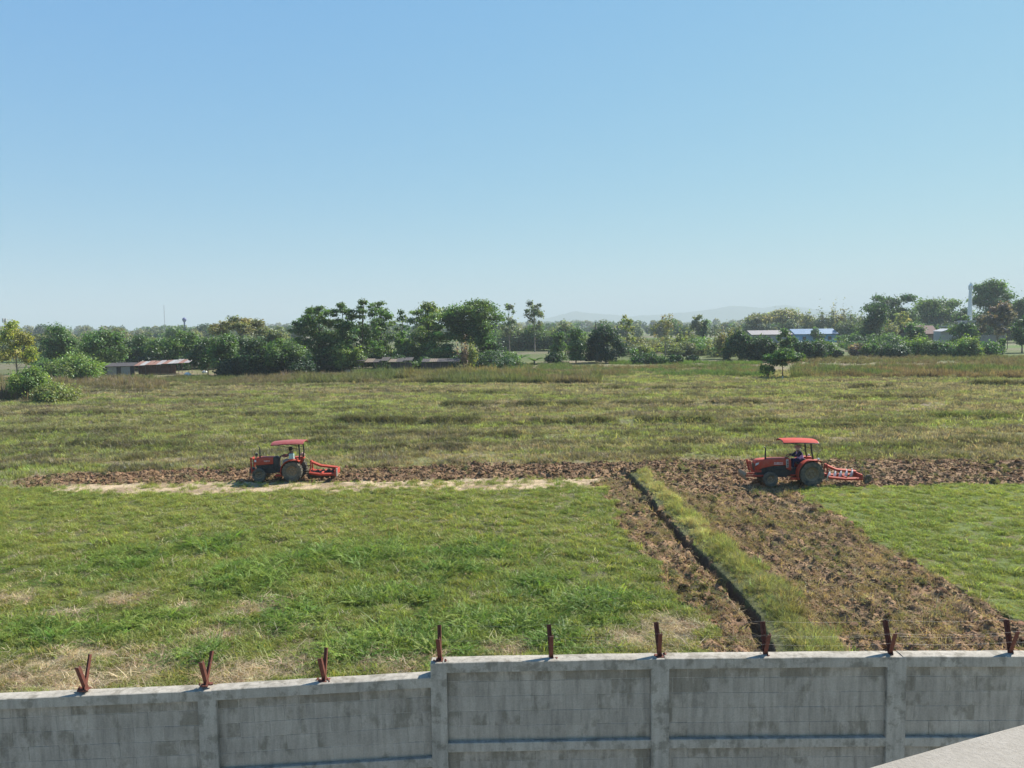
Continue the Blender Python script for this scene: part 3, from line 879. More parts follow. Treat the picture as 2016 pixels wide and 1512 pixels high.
PAL = {'dark': (.046, .090, .026), 'mid': (.082, .148, .034), 'bright': (0.150, 0.228, 0.046), 'yg': (.24, .27, .05), 'yg_old': (0.300, 0.300, 0.050), 'pale': (0.228, 0.240, 0.078), 'hazy': (0.126, 0.156, 0.072),
       'olive': (0.180, 0.180, 0.079), 'deep': (.022, .050, .020), 'brown': (0.198, 0.138, 0.102), 'purple': (.130, .108, .082), 'straw': (0.312, 0.240, 0.120), 'yellowish': (.185, .215, .060)}

def crown_blobs(kind, H, W, r):
    B = []       # centre, radii, tint, density
    rx = W / 2
    if kind in ('round', 'big', 'full', 'lolly'):
        n = {'round': 30, 'big': 46, 'full': 34, 'lolly': 24}[kind]
        lo = {'round': .10, 'big': .22, 'full': .02, 'lolly': .40}[kind]
        for i in range(n):
            u = r.normal(0, 1, 3); u /= np.linalg.norm(u); q = r.uniform(.15, 1) ** .6
            if u[2] < 0: u[:2] *= 1.15 if kind == 'full' else 1.0
            cz = (lo + 1) / 2 * H; rz = (1 - lo) / 2 * H
            b = r.uniform(.17, .36) * (.8 if kind == 'big' else 1)
            B.append(((u[0] * q * rx * (1 - b * .7), u[1] * q * rx * (1 - b * .7), cz + u[2] * q * rz * (1 - b * .7)), (rx * b * 1.15, rx * b * 1.15, min(rx, rz) * b * r.uniform(.6, .95)), r.uniform(.7, 1.35), 1.0))
    elif kind == 'bush':
        n = 15
        for i in range(n):
            a = r.uniform(0, 6.283); q = math.sqrt(r.uniform(0, 1)) * .75
            top = H * (1 - .55 * q * q) * r.uniform(.72, 1.0)
            b = r.uniform(.26, .42)
            bz = max(b * rx, .12 * H)
            B.append(((math.cos(a) * q * rx, math.sin(a) * q * rx, max(top - bz, bz * .7)), (rx * b, rx * b, bz), r.uniform(.78, 1.3), 1.0))
            B.append(((math.cos(a) * q * rx * 1.05, math.sin(a) * q * rx * 1.05, H * r.uniform(.12, .4)), (rx * b, rx * b, H * .2), r.uniform(.7, 1.1), .9))
    elif kind == 'dome':
        for i in range(34):
            u = r.normal(0, 1, 3); u[2] = abs(u[2]); u /= np.linalg.norm(u)
            B.append(((u[0] * rx * .8, u[1] * rx * .8, .12 * H + u[2] * H * .72), (rx * .25, rx * .25, H * .15), r.uniform(.85, 1.2), 1.5))
    elif kind == 'layered':
        nt = int(r.integers(8, 12))
        for t in range(nt):
            zf = .16 + .79 * t / (nt - 1) + r.uniform(-.03, .03)
            pr = 1.0 - .60 * max(0, (zf - .6) / .4) ** 1.4
            for i in range(int(r.integers(4, 8))):
                a = r.uniform(0, 6.283); q = r.uniform(.05, .98) * pr
                b = r.uniform(.12, .27) * (0.6 + .4 * pr)
                B.append(((math.cos(a) * q * rx, math.sin(a) * q * rx, H * (zf + r.uniform(-.06, .05))), (rx * b * 1.1, rx * b * 1.1, rx * b * r.uniform(.35, .7)), r.uniform(.72, 1.35), 1.0))
    elif kind == 'umbrella':
        for i in range(26):
            a = r.uniform(0, 6.283); q = math.sqrt(r.uniform(0, 1)) * .85
            b = r.uniform(.16, .26)
            z = H * (1 - .30 * q * q) - rx * b * .5 - r.uniform(0, .16) * H
            B.append(((math.cos(a) * q * rx, math.sin(a) * q * rx, z), (rx * b, rx * b, rx * b * .45), r.uniform(.8, 1.25), .9))
    elif kind == 'column':
        n = 14
        for i in range(n):
            zf = .08 + .86 * i / (n - 1); pr = math.sin(min(1, zf * 1.15 + .25) * math.pi * .78) ** .5
            a = r.uniform(0, 6.283)
            B.append(((math.cos(a) * rx * .32 * pr, math.sin(a) * rx * .32 * pr, zf * H), (rx * .62 * pr, rx * .62 * pr, H * .09), r.uniform(.75, 1.25), 1.1))
    elif kind in ('sparse', 'bare'):
        n = 20
        for i in range(n):
            zf = r.uniform(.36, .98); pr = 1 - .6 * max(0, (zf - .6) / .4)
            a = r.uniform(0, 6.283); q = r.uniform(.2, .95) * pr
            b = r.uniform(.14, .26)
            B.append(((math.cos(a) * q * rx, math.sin(a) * q * rx, zf * H), (rx * b * 1.2, rx * b * 1.2, rx * b), r.uniform(.75, 1.35), .6 if kind == 'sparse' else .17))
    elif kind == 'feathery':
        for i in range(22):
            a = r.uniform(0, 6.283); q = math.sqrt(r.uniform(0, 1)) * .85
            hh = H * r.uniform(.62, 1.0) * (1 - .22 * q * q)
            z0 = H * r.uniform(.05, .35)
            B.append(((math.cos(a) * q * rx, math.sin(a) * q * rx, (hh + z0) / 2), (rx * .17, rx * .17, (hh - z0) / 2), r.uniform(.75, 1.25), .72))
    return B

TREE_N = 0
def tree(kind, px, base, top, w, pal, label, cat='tree', name=None, group=None, dens=1.0, leaf=None, trunk_px=None, tint2=None):
    global TREE_N
    TREE_N += 1
    r = np.random.default_rng(1000 + TREE_N)
    p = G(px, base); m = mpp(p)
    H, W = (base - top) * m * 1.01, w * m
    name = name or {'bush': 'bush', 'dome': 'bush', 'banana': 'banana_plant', 'feathery': 'feathery_tree'}.get(kind, 'tree')
    root = empty(name, (p.x, p.y, float(terrain(np.array([p.x]), np.array([p.y]))[0]) if p.y < 200 else 0.0), 0, label, cat, group)
    pale = kind in ('sparse', 'bare')
    base_c = np.array(PAL[pal])
    if kind == 'banana':
        lb, st = MB(), MB()
        st.tube([(0, 0, 0), (0.02, 0, H * .45)], [W * .06, W * .045], 7)
        for k in range(9):
            a = k * 2.4 + r.uniform(-.3, .3); L = W * .62 * r.uniform(.8, 1.15); rise = r.uniform(.45, 1.0)
            c, s = math.cos(a), math.sin(a)
            rows = []
            for t in np.linspace(0, 1, 7):
                d = L * t; z = H * (.42 + .58 * rise * (1.55 * t - .98 * t * t))
                ww = W * .10 * math.sin(math.pi * min(1, .12 + t * .88)) ** .7 + .01
                rows.append(((c * d - s * ww, s * d + c * ww, z - ww * .35), (c * d, s * d, z), (c * d + s * ww, s * d - c * ww, z - ww * .35)))
            vs = [v for q in rows for v in q]; fs = []
            for i in range(6):
                for j in (0, 1): fs.append((i * 3 + j, i * 3 + j + 1, i * 3 + j + 4, i * 3 + j + 3))
            me = np_mesh('leaf', vs, fs, np.tile(base_c * r.uniform(.8, 1.3), (len(vs), 1)), True)
            link_mesh('leaf', me, M_LEAF, root)
        st.build('stem', M_BARK_PALE, root, True)
        return root
    B = crown_blobs(kind, H, W, r)
    # trunk and limbs
    tb = MB()
    lean = r.uniform(-.04, .04, 2) * H
    tr = max(.014 * H, .09) * (1.0 if not pale else .85)
    if kind in ('bush', 'dome', 'feathery'):
        for k in range(5):
            a = r.uniform(0, 6.283); q = W * .22
            tb.tube([(math.cos(a) * .1, math.sin(a) * .1, -.1), (math.cos(a) * q * .5, math.sin(a) * q * .5, H * .35), (math.cos(a) * q, math.sin(a) * q, H * .72)], [tr * .6, tr * .45, tr * .15], 5)
    else:
        ht = {'layered': .95, 'column': .85, 'sparse': .8, 'bare': .85, 'full': .6}.get(kind, .62)
        pts = [Vector((lean[0] * t * t, lean[1] * t * t, H * ht * t - (.15 if t == 0 else 0))) for t in (0, .2, .45, .7, 1)]
        tb.tube(pts, [tr * 1.35, tr, tr * .8, tr * .6, tr * .25], 7)
        order = sorted(range(len(B)), key=lambda i: r.uniform())[: (18 if not pale else 20)]
        for i in order:
            c = Vector(B[i][0])
            zf = min(max(c.z / H - r.uniform(.12, .28), .16), ht * .95)
            t = zf / ht
            s0 = Vector((lean[0] * t * t, lean[1] * t * t, zf * H))
            midp = s0.lerp(c, .5) + Vector((0, 0, H * .03))
            rr_ = tr * (.42 if not pale else .36) * (1 - .5 * t)
            tb.tube([s0, midp, c], [rr_, rr_ * .7, rr_ * .25], 5, caps=False)
            if pale:
                for q in range(4):
                    e = c + Vector(r.normal(0, 1, 3)) * B[i][1][0] * 1.1
                    tb.tube([midp.lerp(c, r.uniform(.2, .9)), e], [rr_ * .3, rr_ * .08], 4, caps=False)
    tb.build('trunk', M_BARK_PALE if pale else M_BARK, root)
    # crown
    ls = leaf if leaf else max(2.5 * m, .13)              # about two photo pixels across
    area = sum(4 * math.pi * ((b[1][0] * b[1][2]) ** .5 * b[1][0]) * b[3] for b in B)
    Cs, Ss, Ns, Ks = [], [], [], []
    for (c, rad, tint, de) in B:
        c, rad = np.array(c), np.array(rad)
        n = int(max(14, 1.25 * dens * de * 4 * math.pi * (rad[0] * rad[2]) ** .5 * rad[0] / (ls * ls * 1.1)))
        n = min(n, 1800)
        d = r.normal(0, 1, (n, 3)); d /= np.linalg.norm(d, axis=1, keepdims=True)
        q = r.uniform(.12, 1.12, (n, 1)) ** .55
        wob = 1 + .34 * np.sin(d[:, :1] * 5 + c[0]) * np.sin(d[:, 1:2] * 5 + c[1] * 2) + .27 * r.normal(0, 1, (n, 1))
        Cs.append(c + d * rad * q * wob)
        Ss.append(ls * r.uniform(.55, 1.25, n))
        Ns.append(d * .6 + np.array((0, 0, .55)) + r.normal(0, .55, (n, 3)))
        bc = base_c * tint * np.array((r.uniform(.85, 1.2), 1.0, r.uniform(.8, 1.2)))
        if tint2 is not None and c[0] < 0: bc = np.array(PAL[tint2]) * tint
        Ks.append(bc[None] * np.exp(r.normal(0, .30, (n, 1))) * np.exp(r.normal(0, .07, (n, 3))))
    C = np.concatenate(Cs); C[:, 2] = np.maximum(C[:, 2], .05 * H if kind in ('bush', 'dome', 'feathery') else .1 * H)
    P, Fq, K = leaf_quads(C, np.concatenate(Ss), np.concatenate(Ns), np.concatenate(Ks), TREE_N)
    me = np_mesh('crown', P, Fq, np.clip(K, .004, .6))
    link_mesh('crown', me, M_LEAF, root)
    return root

TL = 'trees along the far edge of the field'
TREES = [
 # left end
 ('sparse', 35, 748, 636, 92, 'yg', 'tall thin yellow-green tree at the far left edge of the field', {'dens': 3.0}),
 ('bush', 57, 787, 714, 78, 'bright', 'leafy bright green bush just in front of the thin yellow-green tree', {}),
 ('bush', 148, 748, 693, 108, 'bright', 'broad rounded light green shrub left of the tin shed', {}),
 ('bush', 114, 792, 751, 92, 'yellowish', 'low pale scraggly shrub growing at the near edge of the left weeds', {'dens': .8}),
 ('banana', 197, 742, 702, 38, 'bright', 'small banana plant against the left end of the tin shed', {}),
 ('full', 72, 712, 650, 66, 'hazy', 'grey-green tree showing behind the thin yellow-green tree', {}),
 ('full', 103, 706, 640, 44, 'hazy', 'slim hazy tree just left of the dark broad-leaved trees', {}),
 ('full', 130, 733, 637, 84, 'mid', 'dark broad-leaved tree standing behind the broad rounded light green shrub', {}),
 ('full', 205, 733, 638, 84, 'mid', 'dark ragged-topped tree rising over the banana plant', {}),
 ('full', 264, 727, 655, 74, 'dark', 'bushy green tree above the walled end of the tin shed', {}),
 ('full', 318, 727, 653, 80, 'mid', 'rounded green tree behind the middle of the rusty shed roof', {}),
 ('full', 370, 728, 650, 76, 'mid', 'large-leaved green tree over the right end of the rusty shed roof', {}),
 # middle left
 ('umbrella', 474, 722, 618, 128, 'olive', 'wide feathery olive tree whose crown rises behind the dark tree row', {'dens': 1.1}),
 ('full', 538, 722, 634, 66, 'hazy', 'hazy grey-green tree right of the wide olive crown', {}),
 ('full', 410, 738, 660, 66, 'dark', 'dark low tree right of the tin shed with bushes under it', {}),
 ('full', 445, 741, 650, 74, 'mid', 'dense green tree below the left half of the wide olive crown', {}),
 ('full', 497, 742, 656, 78, 'dark', 'dark rounded tree below the right half of the wide olive crown', {}),
 ('bush', 470, 742, 698, 90, 'deep', 'very dark undergrowth bush below the wide olive crown', {}),
 ('full', 556, 742, 655, 84, 'mid', 'green tree with lit top left of the tall tiered trees', {}),
 ('bush', 585, 741, 690, 88, 'deep', 'blackish-green spreading bush left of the tall tiered trees', {}),
 ('bush', 535, 742, 705, 70, 'deep', 'small blackish bush under the lit-topped green tree', {}),
 ('layered', 630, 732, 600, 116, 'mid', 'tall tiered tree, leftmost of the tiered row', {'dens': 1.15}),
 ('layered', 676, 732, 604, 104, 'mid', 'tiered green tree second from left in the tiered row', {'dens': 1.15}),
 ('layered', 714, 732, 589, 84, 'mid', 'tallest tiered tree with a long bare dark trunk', {}),
 ('layered', 752, 728, 597, 92, 'mid', 'tiered tree with open crown over the pole hut', {}),
 ('bush', 650, 732, 680, 90, 'dark', 'dark leafy bush under the first two tiered trees', {}),
 ('full', 690, 734, 668, 70, 'bright', 'light green low tree left of the pole hut', {}),
 ('full', 745, 720, 668, 60, 'yellowish', 'pale leafy low tree behind the pole hut roof', {}),
 ('sparse', 792, 722, 612, 40, 'mid', 'thin tree with small dark leaf clumps right of the tiered row', {'dens': 1.4}),
 ('layered', 846, 722, 602, 118, 'bright', 'bright green tiered tree left of the biggest tree', {'dens': 1.2}),
 ('full', 803, 723, 664, 74, 'bright', 'light green rounded low tree right of the pole hut', {}),
 ('full', 862, 723, 672, 84, 'mid', 'low green tree over the low dark hut', {}),
 ('big', 926, 720, 580, 130, 'mid', 'biggest tree, broad dark green crown above the bamboo clump', {'dens': 1.15}),
 ('feathery', 922, 730, 662, 52, 'yellowish', 'yellow-green bamboo clump with one brown side', {'tint2': 'brown'}),
 ('bush', 968, 719, 666, 62, 'dark', 'dark leafy bush right of the bamboo clump', {}),
 ('bush', 992, 719, 690, 40, 'mid', 'small green bush at the foot of the dark bush by the bamboo', {}),
 # middle gap
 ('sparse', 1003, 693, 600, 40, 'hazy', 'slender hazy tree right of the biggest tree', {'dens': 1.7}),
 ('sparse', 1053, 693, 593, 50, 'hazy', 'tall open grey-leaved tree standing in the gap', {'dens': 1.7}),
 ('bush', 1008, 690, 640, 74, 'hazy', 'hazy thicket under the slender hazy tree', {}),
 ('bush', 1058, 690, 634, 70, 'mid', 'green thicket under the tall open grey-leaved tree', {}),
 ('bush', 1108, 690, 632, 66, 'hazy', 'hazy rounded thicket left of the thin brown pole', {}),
 ('banana', 1020, 718, 690, 44, 'mid', 'banana plant in the gap, nearer the bamboo clump', {}),
 ('banana', 1052, 718, 698, 38, 'mid', 'banana plant in the gap, nearer the vine-covered column trees', {}),
 ('column', 1100, 713, 655, 38, 'mid', 'short vine-covered column tree in the middle of the tree line', {}),
 ('column', 1134, 715, 647, 50, 'mid', 'taller vine-covered column tree beside the big dome-shaped bush', {}),
 ('bush', 1090, 714, 690, 40, 'dark', 'low dark bush at the foot of the short column tree', {}),
 ('dome', 1193, 714, 640, 84, 'deep', 'big dark dome-shaped bush in the middle of the tree line', {}),
 # middle right
 ('sparse', 1233, 700, 620, 40, 'yellowish', 'thin yellowish tree right of the big dome-shaped bush', {'dens': 1.3}),
 ('bare', 1310, 704, 622, 56, 'olive', 'nearly bare tree with a dark straight trunk', {'dens': 1.5}),
 ('feathery', 1262, 700, 668, 60, 'olive', 'thin olive scrub left of the nearly bare tree', {'dens': .7}),
 ('bush', 1268, 716, 692, 56, 'dark', 'low dark bush left of the nearly bare trunk', {}),
 ('bush', 1300, 716, 698, 36, 'mid', 'low green bush at the foot of the nearly bare trunk', {}),
 ('bush', 1330, 716, 696, 36, 'dark', 'low dark bush right of the nearly bare trunk', {}),
 ('bush', 1364, 712, 696, 28, 'deep', 'small dark mound bush below the banana plant', {}),
 ('round', 1373, 680, 614, 34, 'hazy', 'round hazy treetop standing above the middle scrub', {}),
 ('column', 1386, 685, 631, 22, 'dark', 'narrow dark column tree below the round hazy treetop', {}),
 ('feathery', 1350, 695, 645, 54, 'yellowish', 'light green feathery tree right of the nearly bare tree', {}),
 ('banana', 1352, 700, 668, 34, 'yellowish', 'yellowish banana plant right of the nearly bare trunk', {}),
 ('feathery', 1430, 707, 634, 84, 'olive', 'thin olive feathery tree left of the two dark bushes', {'dens': .9}),
 ('dome', 1456, 712, 648, 66, 'dark', 'left one of two dark bushes beside the small round-topped tree', {}),
 ('bush', 1500, 712, 649, 66, 'dark', 'right one of two dark bushes beside the small round-topped tree', {}),
 ('umbrella', 1540, 668, 606, 146, 'olive', 'wide flat-topped hazy tree behind the blue-roofed building', {'dens': 1.2}),
 ('full', 1548, 712, 640, 40, 'mid', 'slim green tree in front of the pale end of the blue-roofed building', {}),
 ('bush', 1592, 708, 653, 70, 'dark', 'dark bush in front of the blue roof', {}),
 ('lolly', 1541, 744, 687, 72, 'mid', 'small round-topped tree standing alone in the weeds', {'trunk_px': 3, 'dens': 1.9}),
 ('feathery', 1511, 744, 706, 34, 'mid', 'upright leafy bush beside the small round-topped tree', {}),
 ('feathery', 1610, 668, 599, 54, 'hazy', 'feathery grey-green tree, leftmost of three in front of the sky', {}),
 ('feathery', 1645, 668, 596, 50, 'olive', 'feathery grey-green tree, middle of three in front of the sky', {}),
 ('feathery', 1678, 668, 600, 48, 'hazy', 'feathery grey-green tree, rightmost of three in front of the sky', {}),
 ('bush', 1648, 705, 685, 24, 'deep', 'small dark dome bush alone on the brown field edge', {}),
 ('bush', 1712, 702, 670, 34, 'mid', 'vine-covered stump left of the row of light bushes', {}),
 ('bush', 1690, 700, 672, 36, 'brown', 'brownish dry bush beside the vine-covered stump', {}),
 # right end
 ('big', 1753, 674, 570, 112, 'dark', 'large round dark tree left of the red-roofed house', {'dens': 1.1}),
 ('column', 1722, 684, 600, 66, 'dark', 'dark conical tree in front of the large round tree', {}),
 ('layered', 1772, 678, 615, 46, 'pale', 'pale green tiered tree in front of the large round tree', {}),
 ('full', 1845, 670, 579, 108, 'mid', 'broad green tree above the red-roofed house', {'dens': 1.15}),
 ('big', 1955, 672, 546, 92, 'mid', 'tallest tree at the right, just beside the white tower', {'dens': 1.1}),
 ('full', 1895, 671, 600, 56, 'dark', 'dark tree just left of the white tower', {}),
 ('full', 2006, 674, 572, 58, 'dark', 'dark tree at the far right edge behind the brownish tree', {}),
 ('sparse', 1962, 690, 600, 70, 'purple', 'brownish thin-leaved tree below the tallest right tree', {'dens': 3.2}),
 ('full', 2012, 694, 612, 46, 'dark', 'dark green tree cut off by the right edge of the view', {}),
 ('full', 1893, 691, 618, 54, 'mid', 'leafy green tree half hiding the open pavilion', {}),
 ('bush', 1622, 704, 664, 54, 'mid', 'green bush in front of the blue wall of the farm building', {}),
 ('full', 1800, 690, 632, 44, 'mid', 'small green tree in front of the left end of the red-roofed house', {}),
 ('bush', 1758, 703, 674, 74, 'dark', 'dark low bush at the left end of the light bush row', {}),
 ('bush', 1805, 702, 658, 66, 'bright', 'light green bush in front of the pale kiosk', {}),
 ('bush', 1850, 703, 666, 66, 'mid', 'green bush in front of the grey temple wall', {}),
 ('bush', 1900, 703, 660, 64, 'bright', 'light green bush below the open pavilion', {}),
 ('bush', 1945, 702, 670, 58, 'mid', 'round green bush below the brownish tree', {}),
 ('bush', 1972, 698, 664, 26, 'mid', 'small upright bush at the right end of the light bush row', {}),
]
for (k, px, b, t, w, pal, lab, kw) in TREES:
    cat = {'bush': 'bush', 'dome': 'bush', 'banana': 'banana plant'}.get(k, 'tree')
    kw.pop('trunk_px', None)
    nm = None
    if 'bamboo' in lab: nm, cat = 'bamboo_clump', 'bamboo'
    if 'thicket' in lab: nm = 'thicket'
    if 'leafy bush beside the small' in lab: nm, cat = 'bush', 'bush'
    if 'scrub' in lab.split(' left')[0]: nm, cat = 'scrub', 'bush'
    tree(k, px, b, t, w, pal, lab, cat, nm, TL, **kw)

def far_woodland():
    """the woods beyond, which read as one mass"""
    r = np.random.default_rng(5)
    Cs, Ss, Ns, Ks = [], [], [], []
    for (dist, n, h0, h1, wt) in ((330, 60, 6, 10, 6), (470, 120, 7, 13, 7), (720, 150, 9, 15, 9), (1200, 190, 10, 20, 13), (2000, 220, 14, 26, 18)):
        for i in range(n):
            a = r.uniform(-R(40), R(40))
            px = 1008 + F_PX * math.tan(a)
            if dist < 400 and 1000 < px < 1500: continue
            d = dist * r.uniform(.88, 1.15)
            x, y = d * math.tan(a), d
            H = r.uniform(h0, h1); W = wt * r.uniform(.7, 1.5)
            if px < 560: H *= 1.12
            m = d / F_PX; ls = 2.6 * m
            nb = 5
            col = np.array(PAL[r.choice(['mid', 'hazy', 'olive', 'dark'])])
            for b in range(nb):
                c = np.array((x + r.normal(0, W * .25), y + r.normal(0, W * .2), H * r.uniform(.3, .8)))
                rad = np.array((W * .4, W * .4, H * .25))
                nn = int(26 * (W * H) / (ls * ls) / 30) + 12
                dd = r.normal(0, 1, (nn, 3)); dd /= np.linalg.norm(dd, axis=1, keepdims=True)
                Cs.append(c + dd * rad * r.uniform(.3, 1.05, (nn, 1)) ** .5); Ss.append(ls * r.uniform(.6, 1.3, nn))
                Ns.append(dd * .6 + np.array((0, 0, .5)) + r.normal(0, .5, (nn, 3)))
                Ks.append(col[None] * r.uniform(.75, 1.25) * np.exp(r.normal(0, .2, (nn, 1))) * np.ones((1, 3)))
    for (pa, pb, ba, bb, n, h0, h1, pals) in ((60, 1000, 722, 730, 150, 2.0, 4.2, ('dark', 'deep', 'mid')), (1195, 1480, 688, 704, 90, 2.5, 5.5, ('olive', 'hazy', 'mid', 'yellowish')),
                                              (1660, 2060, 664, 673, 90, 6, 12, ('hazy', 'mid', 'dark')), (1665, 1790, 678, 690, 26, 3, 6, ('mid', 'mid', 'dark')), (1560, 1700, 680, 692, 22, 1.5, 3, ('hazy', 'mid')), (985, 1200, 680, 690, 34, 4, 7, ('hazy', 'mid')), (0, 560, 690, 706, 70, 4, 7.5, ('hazy', 'mid', 'olive'))):
        for i in range(n):
            p = G(r.uniform(pa, pb), r.uniform(ba, bb)); m = mpp(p); ls = 2.4 * m
            H = r.uniform(h0, h1); W = H * r.uniform(.9, 1.6); col = np.array(PAL[r.choice(pals)])
            for b in range(4):
                c = np.array((p.x + r.normal(0, W * .3), p.y + r.normal(0, W * .2), H * r.uniform(.2, .75)))
                nn = int(.8 * W * H / (ls * ls)) + 10
                dd = r.normal(0, 1, (nn, 3)); dd /= np.linalg.norm(dd, axis=1, keepdims=True)
                Cs.append(c + dd * np.array((W * .38, W * .38, H * .27)) * r.uniform(.2, 1.1, (nn, 1)) ** .5); Ss.append(ls * r.uniform(.6, 1.3, nn))
                Ns.append(dd * .6 + np.array((0, 0, .5)) + r.normal(0, .5, (nn, 3)))
                Ks.append(col[None] * r.uniform(.75, 1.3) * np.exp(r.normal(0, .28, (nn, 1))) * np.ones((1, 3)))
    C = np.concatenate(Cs); C[:, 2] = np.maximum(C[:, 2], .4)
    P, F_, K = leaf_quads(C, np.concatenate(Ss), np.concatenate(Ns), np.concatenate(Ks), 3)
    tag(link_mesh('woodland', np_mesh('woodland', P, F_, K), M_LEAF), kind='stuff')
far_woodland()

# hills far behind
def hills():
    m, nt, out = new_mat('wooded_hill')
    geo = nd(nt, 'ShaderNodeNewGeometry')
    n1 = noise_node(nt, .02, 5, .6, geo.outputs['Position'])
    r1 = ramp(nt, n1.outputs['Fac'], [(.3, (.04, .06, .03)), (.7, (.09, .11, .05))])
    d = nd(nt, 'ShaderNodeBsdfDiffuse'); nt.links.new(r1.outputs[0], d.inputs['Color']); nt.links.new(d.outputs[0], out.inputs[0])
    PTS = [(960, 641), (1010, 637), (1080, 626), (1130, 612), (1175, 618), (1240, 622), (1310, 619), (1380, 612), (1440, 602), (1500, 606), (1545, 600), (1600, 608), (1680, 618), (1760, 628), (1850, 634), (1950, 634)]
    D = 7000.0
    xs, zs = [], []
    for (a, b) in PTS:
        p = WP(a, b, D); xs.append(p.x); zs.append(p.z)
    X = np.linspace(xs[0] - 200, xs[-1] + 200, 220); Z = np.interp(X, xs, zs) + 7 * (fbm(X * .01, X * 0, 9) - .5) * 2
    Z = np.maximum(Z, 1); Z[0] = Z[-1] = .5
    rows = []
    for t, f in ((-1, 0), (-.7, .25), (-.4, .6), (-.15, .9), (0, 1), (.2, .85), (.6, .4), (1, 0)):
        rows.append(np.stack([X + 60 * t, D + 700 * t + 60 * fbm(X * .004, X * 0 + t * 3, 4), Z * f * (1 + .12 * (fbm(X * .012, X * 0 + t * 5, 6) - .5) * (f < 1)) - .2], -1))
    V = np.stack(rows); nr, nc = V.shape[:2]
    vid = np.arange(nr * nc).reshape(nr, nc)
    q = np.stack([vid[:-1, :-1], vid[:-1, 1:], vid[1:, 1:], vid[1:, :-1]], -1).reshape(-1, 4)
    tag(link_mesh('hills', np_mesh('hills', V.reshape(-1, 3), q, smooth=True), m), kind='structure')
hills()

# ================================================================== CONCRETE WALL
WY = 9.6                       # the face of the posts and beams
def wall_section(name, label, posts, tops, post_half, tiers, end_cut=None):
    """posts: x of post centres, tops: z of the wall top at each post"""
    root = empty(name, (posts[0], WY, 0), 0, label, 'wall')
    ox = posts[0]
    THK = 0.20
    for i, (x, z) in enumerate(zip(posts, tops)):
        if post_half[i] is None: continue
        MB().box((x - ox - post_half[i], -0.004, -0.2), (x - ox + post_half[i], THK - 0.004, z - 0.006)).build('post', M_BEAM, root, bevel=.012)
    def zt(x): return np.interp(x, posts, tops)
    for i in range(len(posts) - 1):
        xa, xb = posts[i] + (post_half[i] or 0.0) - .05, posts[i + 1] - (post_half[i + 1] or -.05) + .05
        za, zb = float(zt(xa)), float(zt(xb))
        ang = math.atan2(zb - za, xb - xa)
        L = math.hypot(xb - xa, zb - za)
        # top beam with an uneven mortar cap
        mb = MB(); n = 24
        rg = []
        for k in range(n + 1):
            t = k / n; x = xa + (xb - xa) * t - ox; z = za + (zb - za) * t
            e = 0.006 * (vnoise(np.array(x * 5.0), np.array(float(i)), 3) - .5); e2 = .005 * (vnoise(np.array(x * 3.0), np.array(i + 9.), 3) - .5)
            rg.append([(x, e2, z - .135 + e), (x, -.002 + e2, z - .006 + e), (x, .012, z + e), (x, THK * .5, z + .006 + e), (x, THK - .01, z - .002 + e), (x, THK, z - .02), (x, THK, z - .135)])
        mb.loft([[Vector(p) for p in ring] for ring in rg]).build('beam', M_BEAM, root)
        z_top = 0.135
        for tier, (ph, bh) in enumerate(tiers):
            # mortar sheet behind the blocks, recessed, then the blocks
            z1 = z_top; z0 = z_top + ph
            frame = Matrix.Translation(Vector((xa - ox, 0, za))) @ Matrix.Rotation(-ang, 4, 'Y')
            MB().box((0, .064, -z0), (L, .14, -z1)).build('mortar_bed', M_MORTAR, root).matrix_local = frame
            if tier < 2:
                bw, bhh, j = .39, .193, .006
                row = 0; zz = -z0 + .004
                while zz < -z1 - .02:
                    hh = min(bhh, -z1 - .003 - zz)
                    x = -(.2 if row % 2 else 0.0) - (0.09 if i % 2 else 0)
                    while x < L - .01:
                        w0, w1 = max(x, .004), min(x + bw, L - .004)
                        if w1 - w0 > .03:
                            pr = random.uniform(-.0022, .0022)
                            o = MB().box((0, 0, 0), (w1 - w0, .08, hh)).build('block', M_BLOCK, root, bevel=.004)
                            ht_ = (zz + hh + z1) / ph          # 0 at the top of the panel
                            o['grime'] = float(.13 * math.exp(ht_ * 4.5) - .05 + random.choice((-.05, -.02, 0, 0, .04, .10)) + (.05 if (w0 < .1 or w1 > L - .1) else 0))
                            o.matrix_local = frame @ Matrix.Translation(Vector((w0, .060 + pr, zz + random.uniform(-.001, .001)))) @ Matrix.Rotation(random.uniform(-.002, .002), 4, 'Y')
                        x += bw + j
                    zz += bhh + j; row += 1
            z_top = z0
            if bh > 0:
                MB().box((0, .002, -z_top - bh), (L, THK - .01, -z_top)).build('beam', M_BEAM, root, bevel=.01).matrix_local = frame
            z_top += bh
    return root

def wz(px, py): return WP(px, py, WY).z
def wx(px, py): return WP(px, py, WY).x
# tall section
P_T = [(863, 1305), (1300, 1297), (1767, 1293), (2235, 1292)]
tp = [wx(*p) for p in P_T]; tz = [wz(*p) for p in P_T]
wall_section('concrete_wall', 'taller grey concrete block wall section with two tiers, on the right', tp, tz, [.105, .118, .125, .12], [(.945, .125), (.95, .12), (.95, .12), (.95, 0)])
# low section, a little lower and sloping
P_L = [(-420, 1394), (406, 1360), (846, 1333)]
lp = [wx(*p) for p in P_L]; lz = [wz(*p) for p in P_L]
lp[-1] = tp[0] - .105 - .003
wall_section('concrete_wall', 'lower sloping grey concrete block wall section, on the left', [lp[0], lp[1], lp[2]], lz, [.12, .12, None], [(.945, .125), (.95, .12), (.95, .12), (.95, 0)])

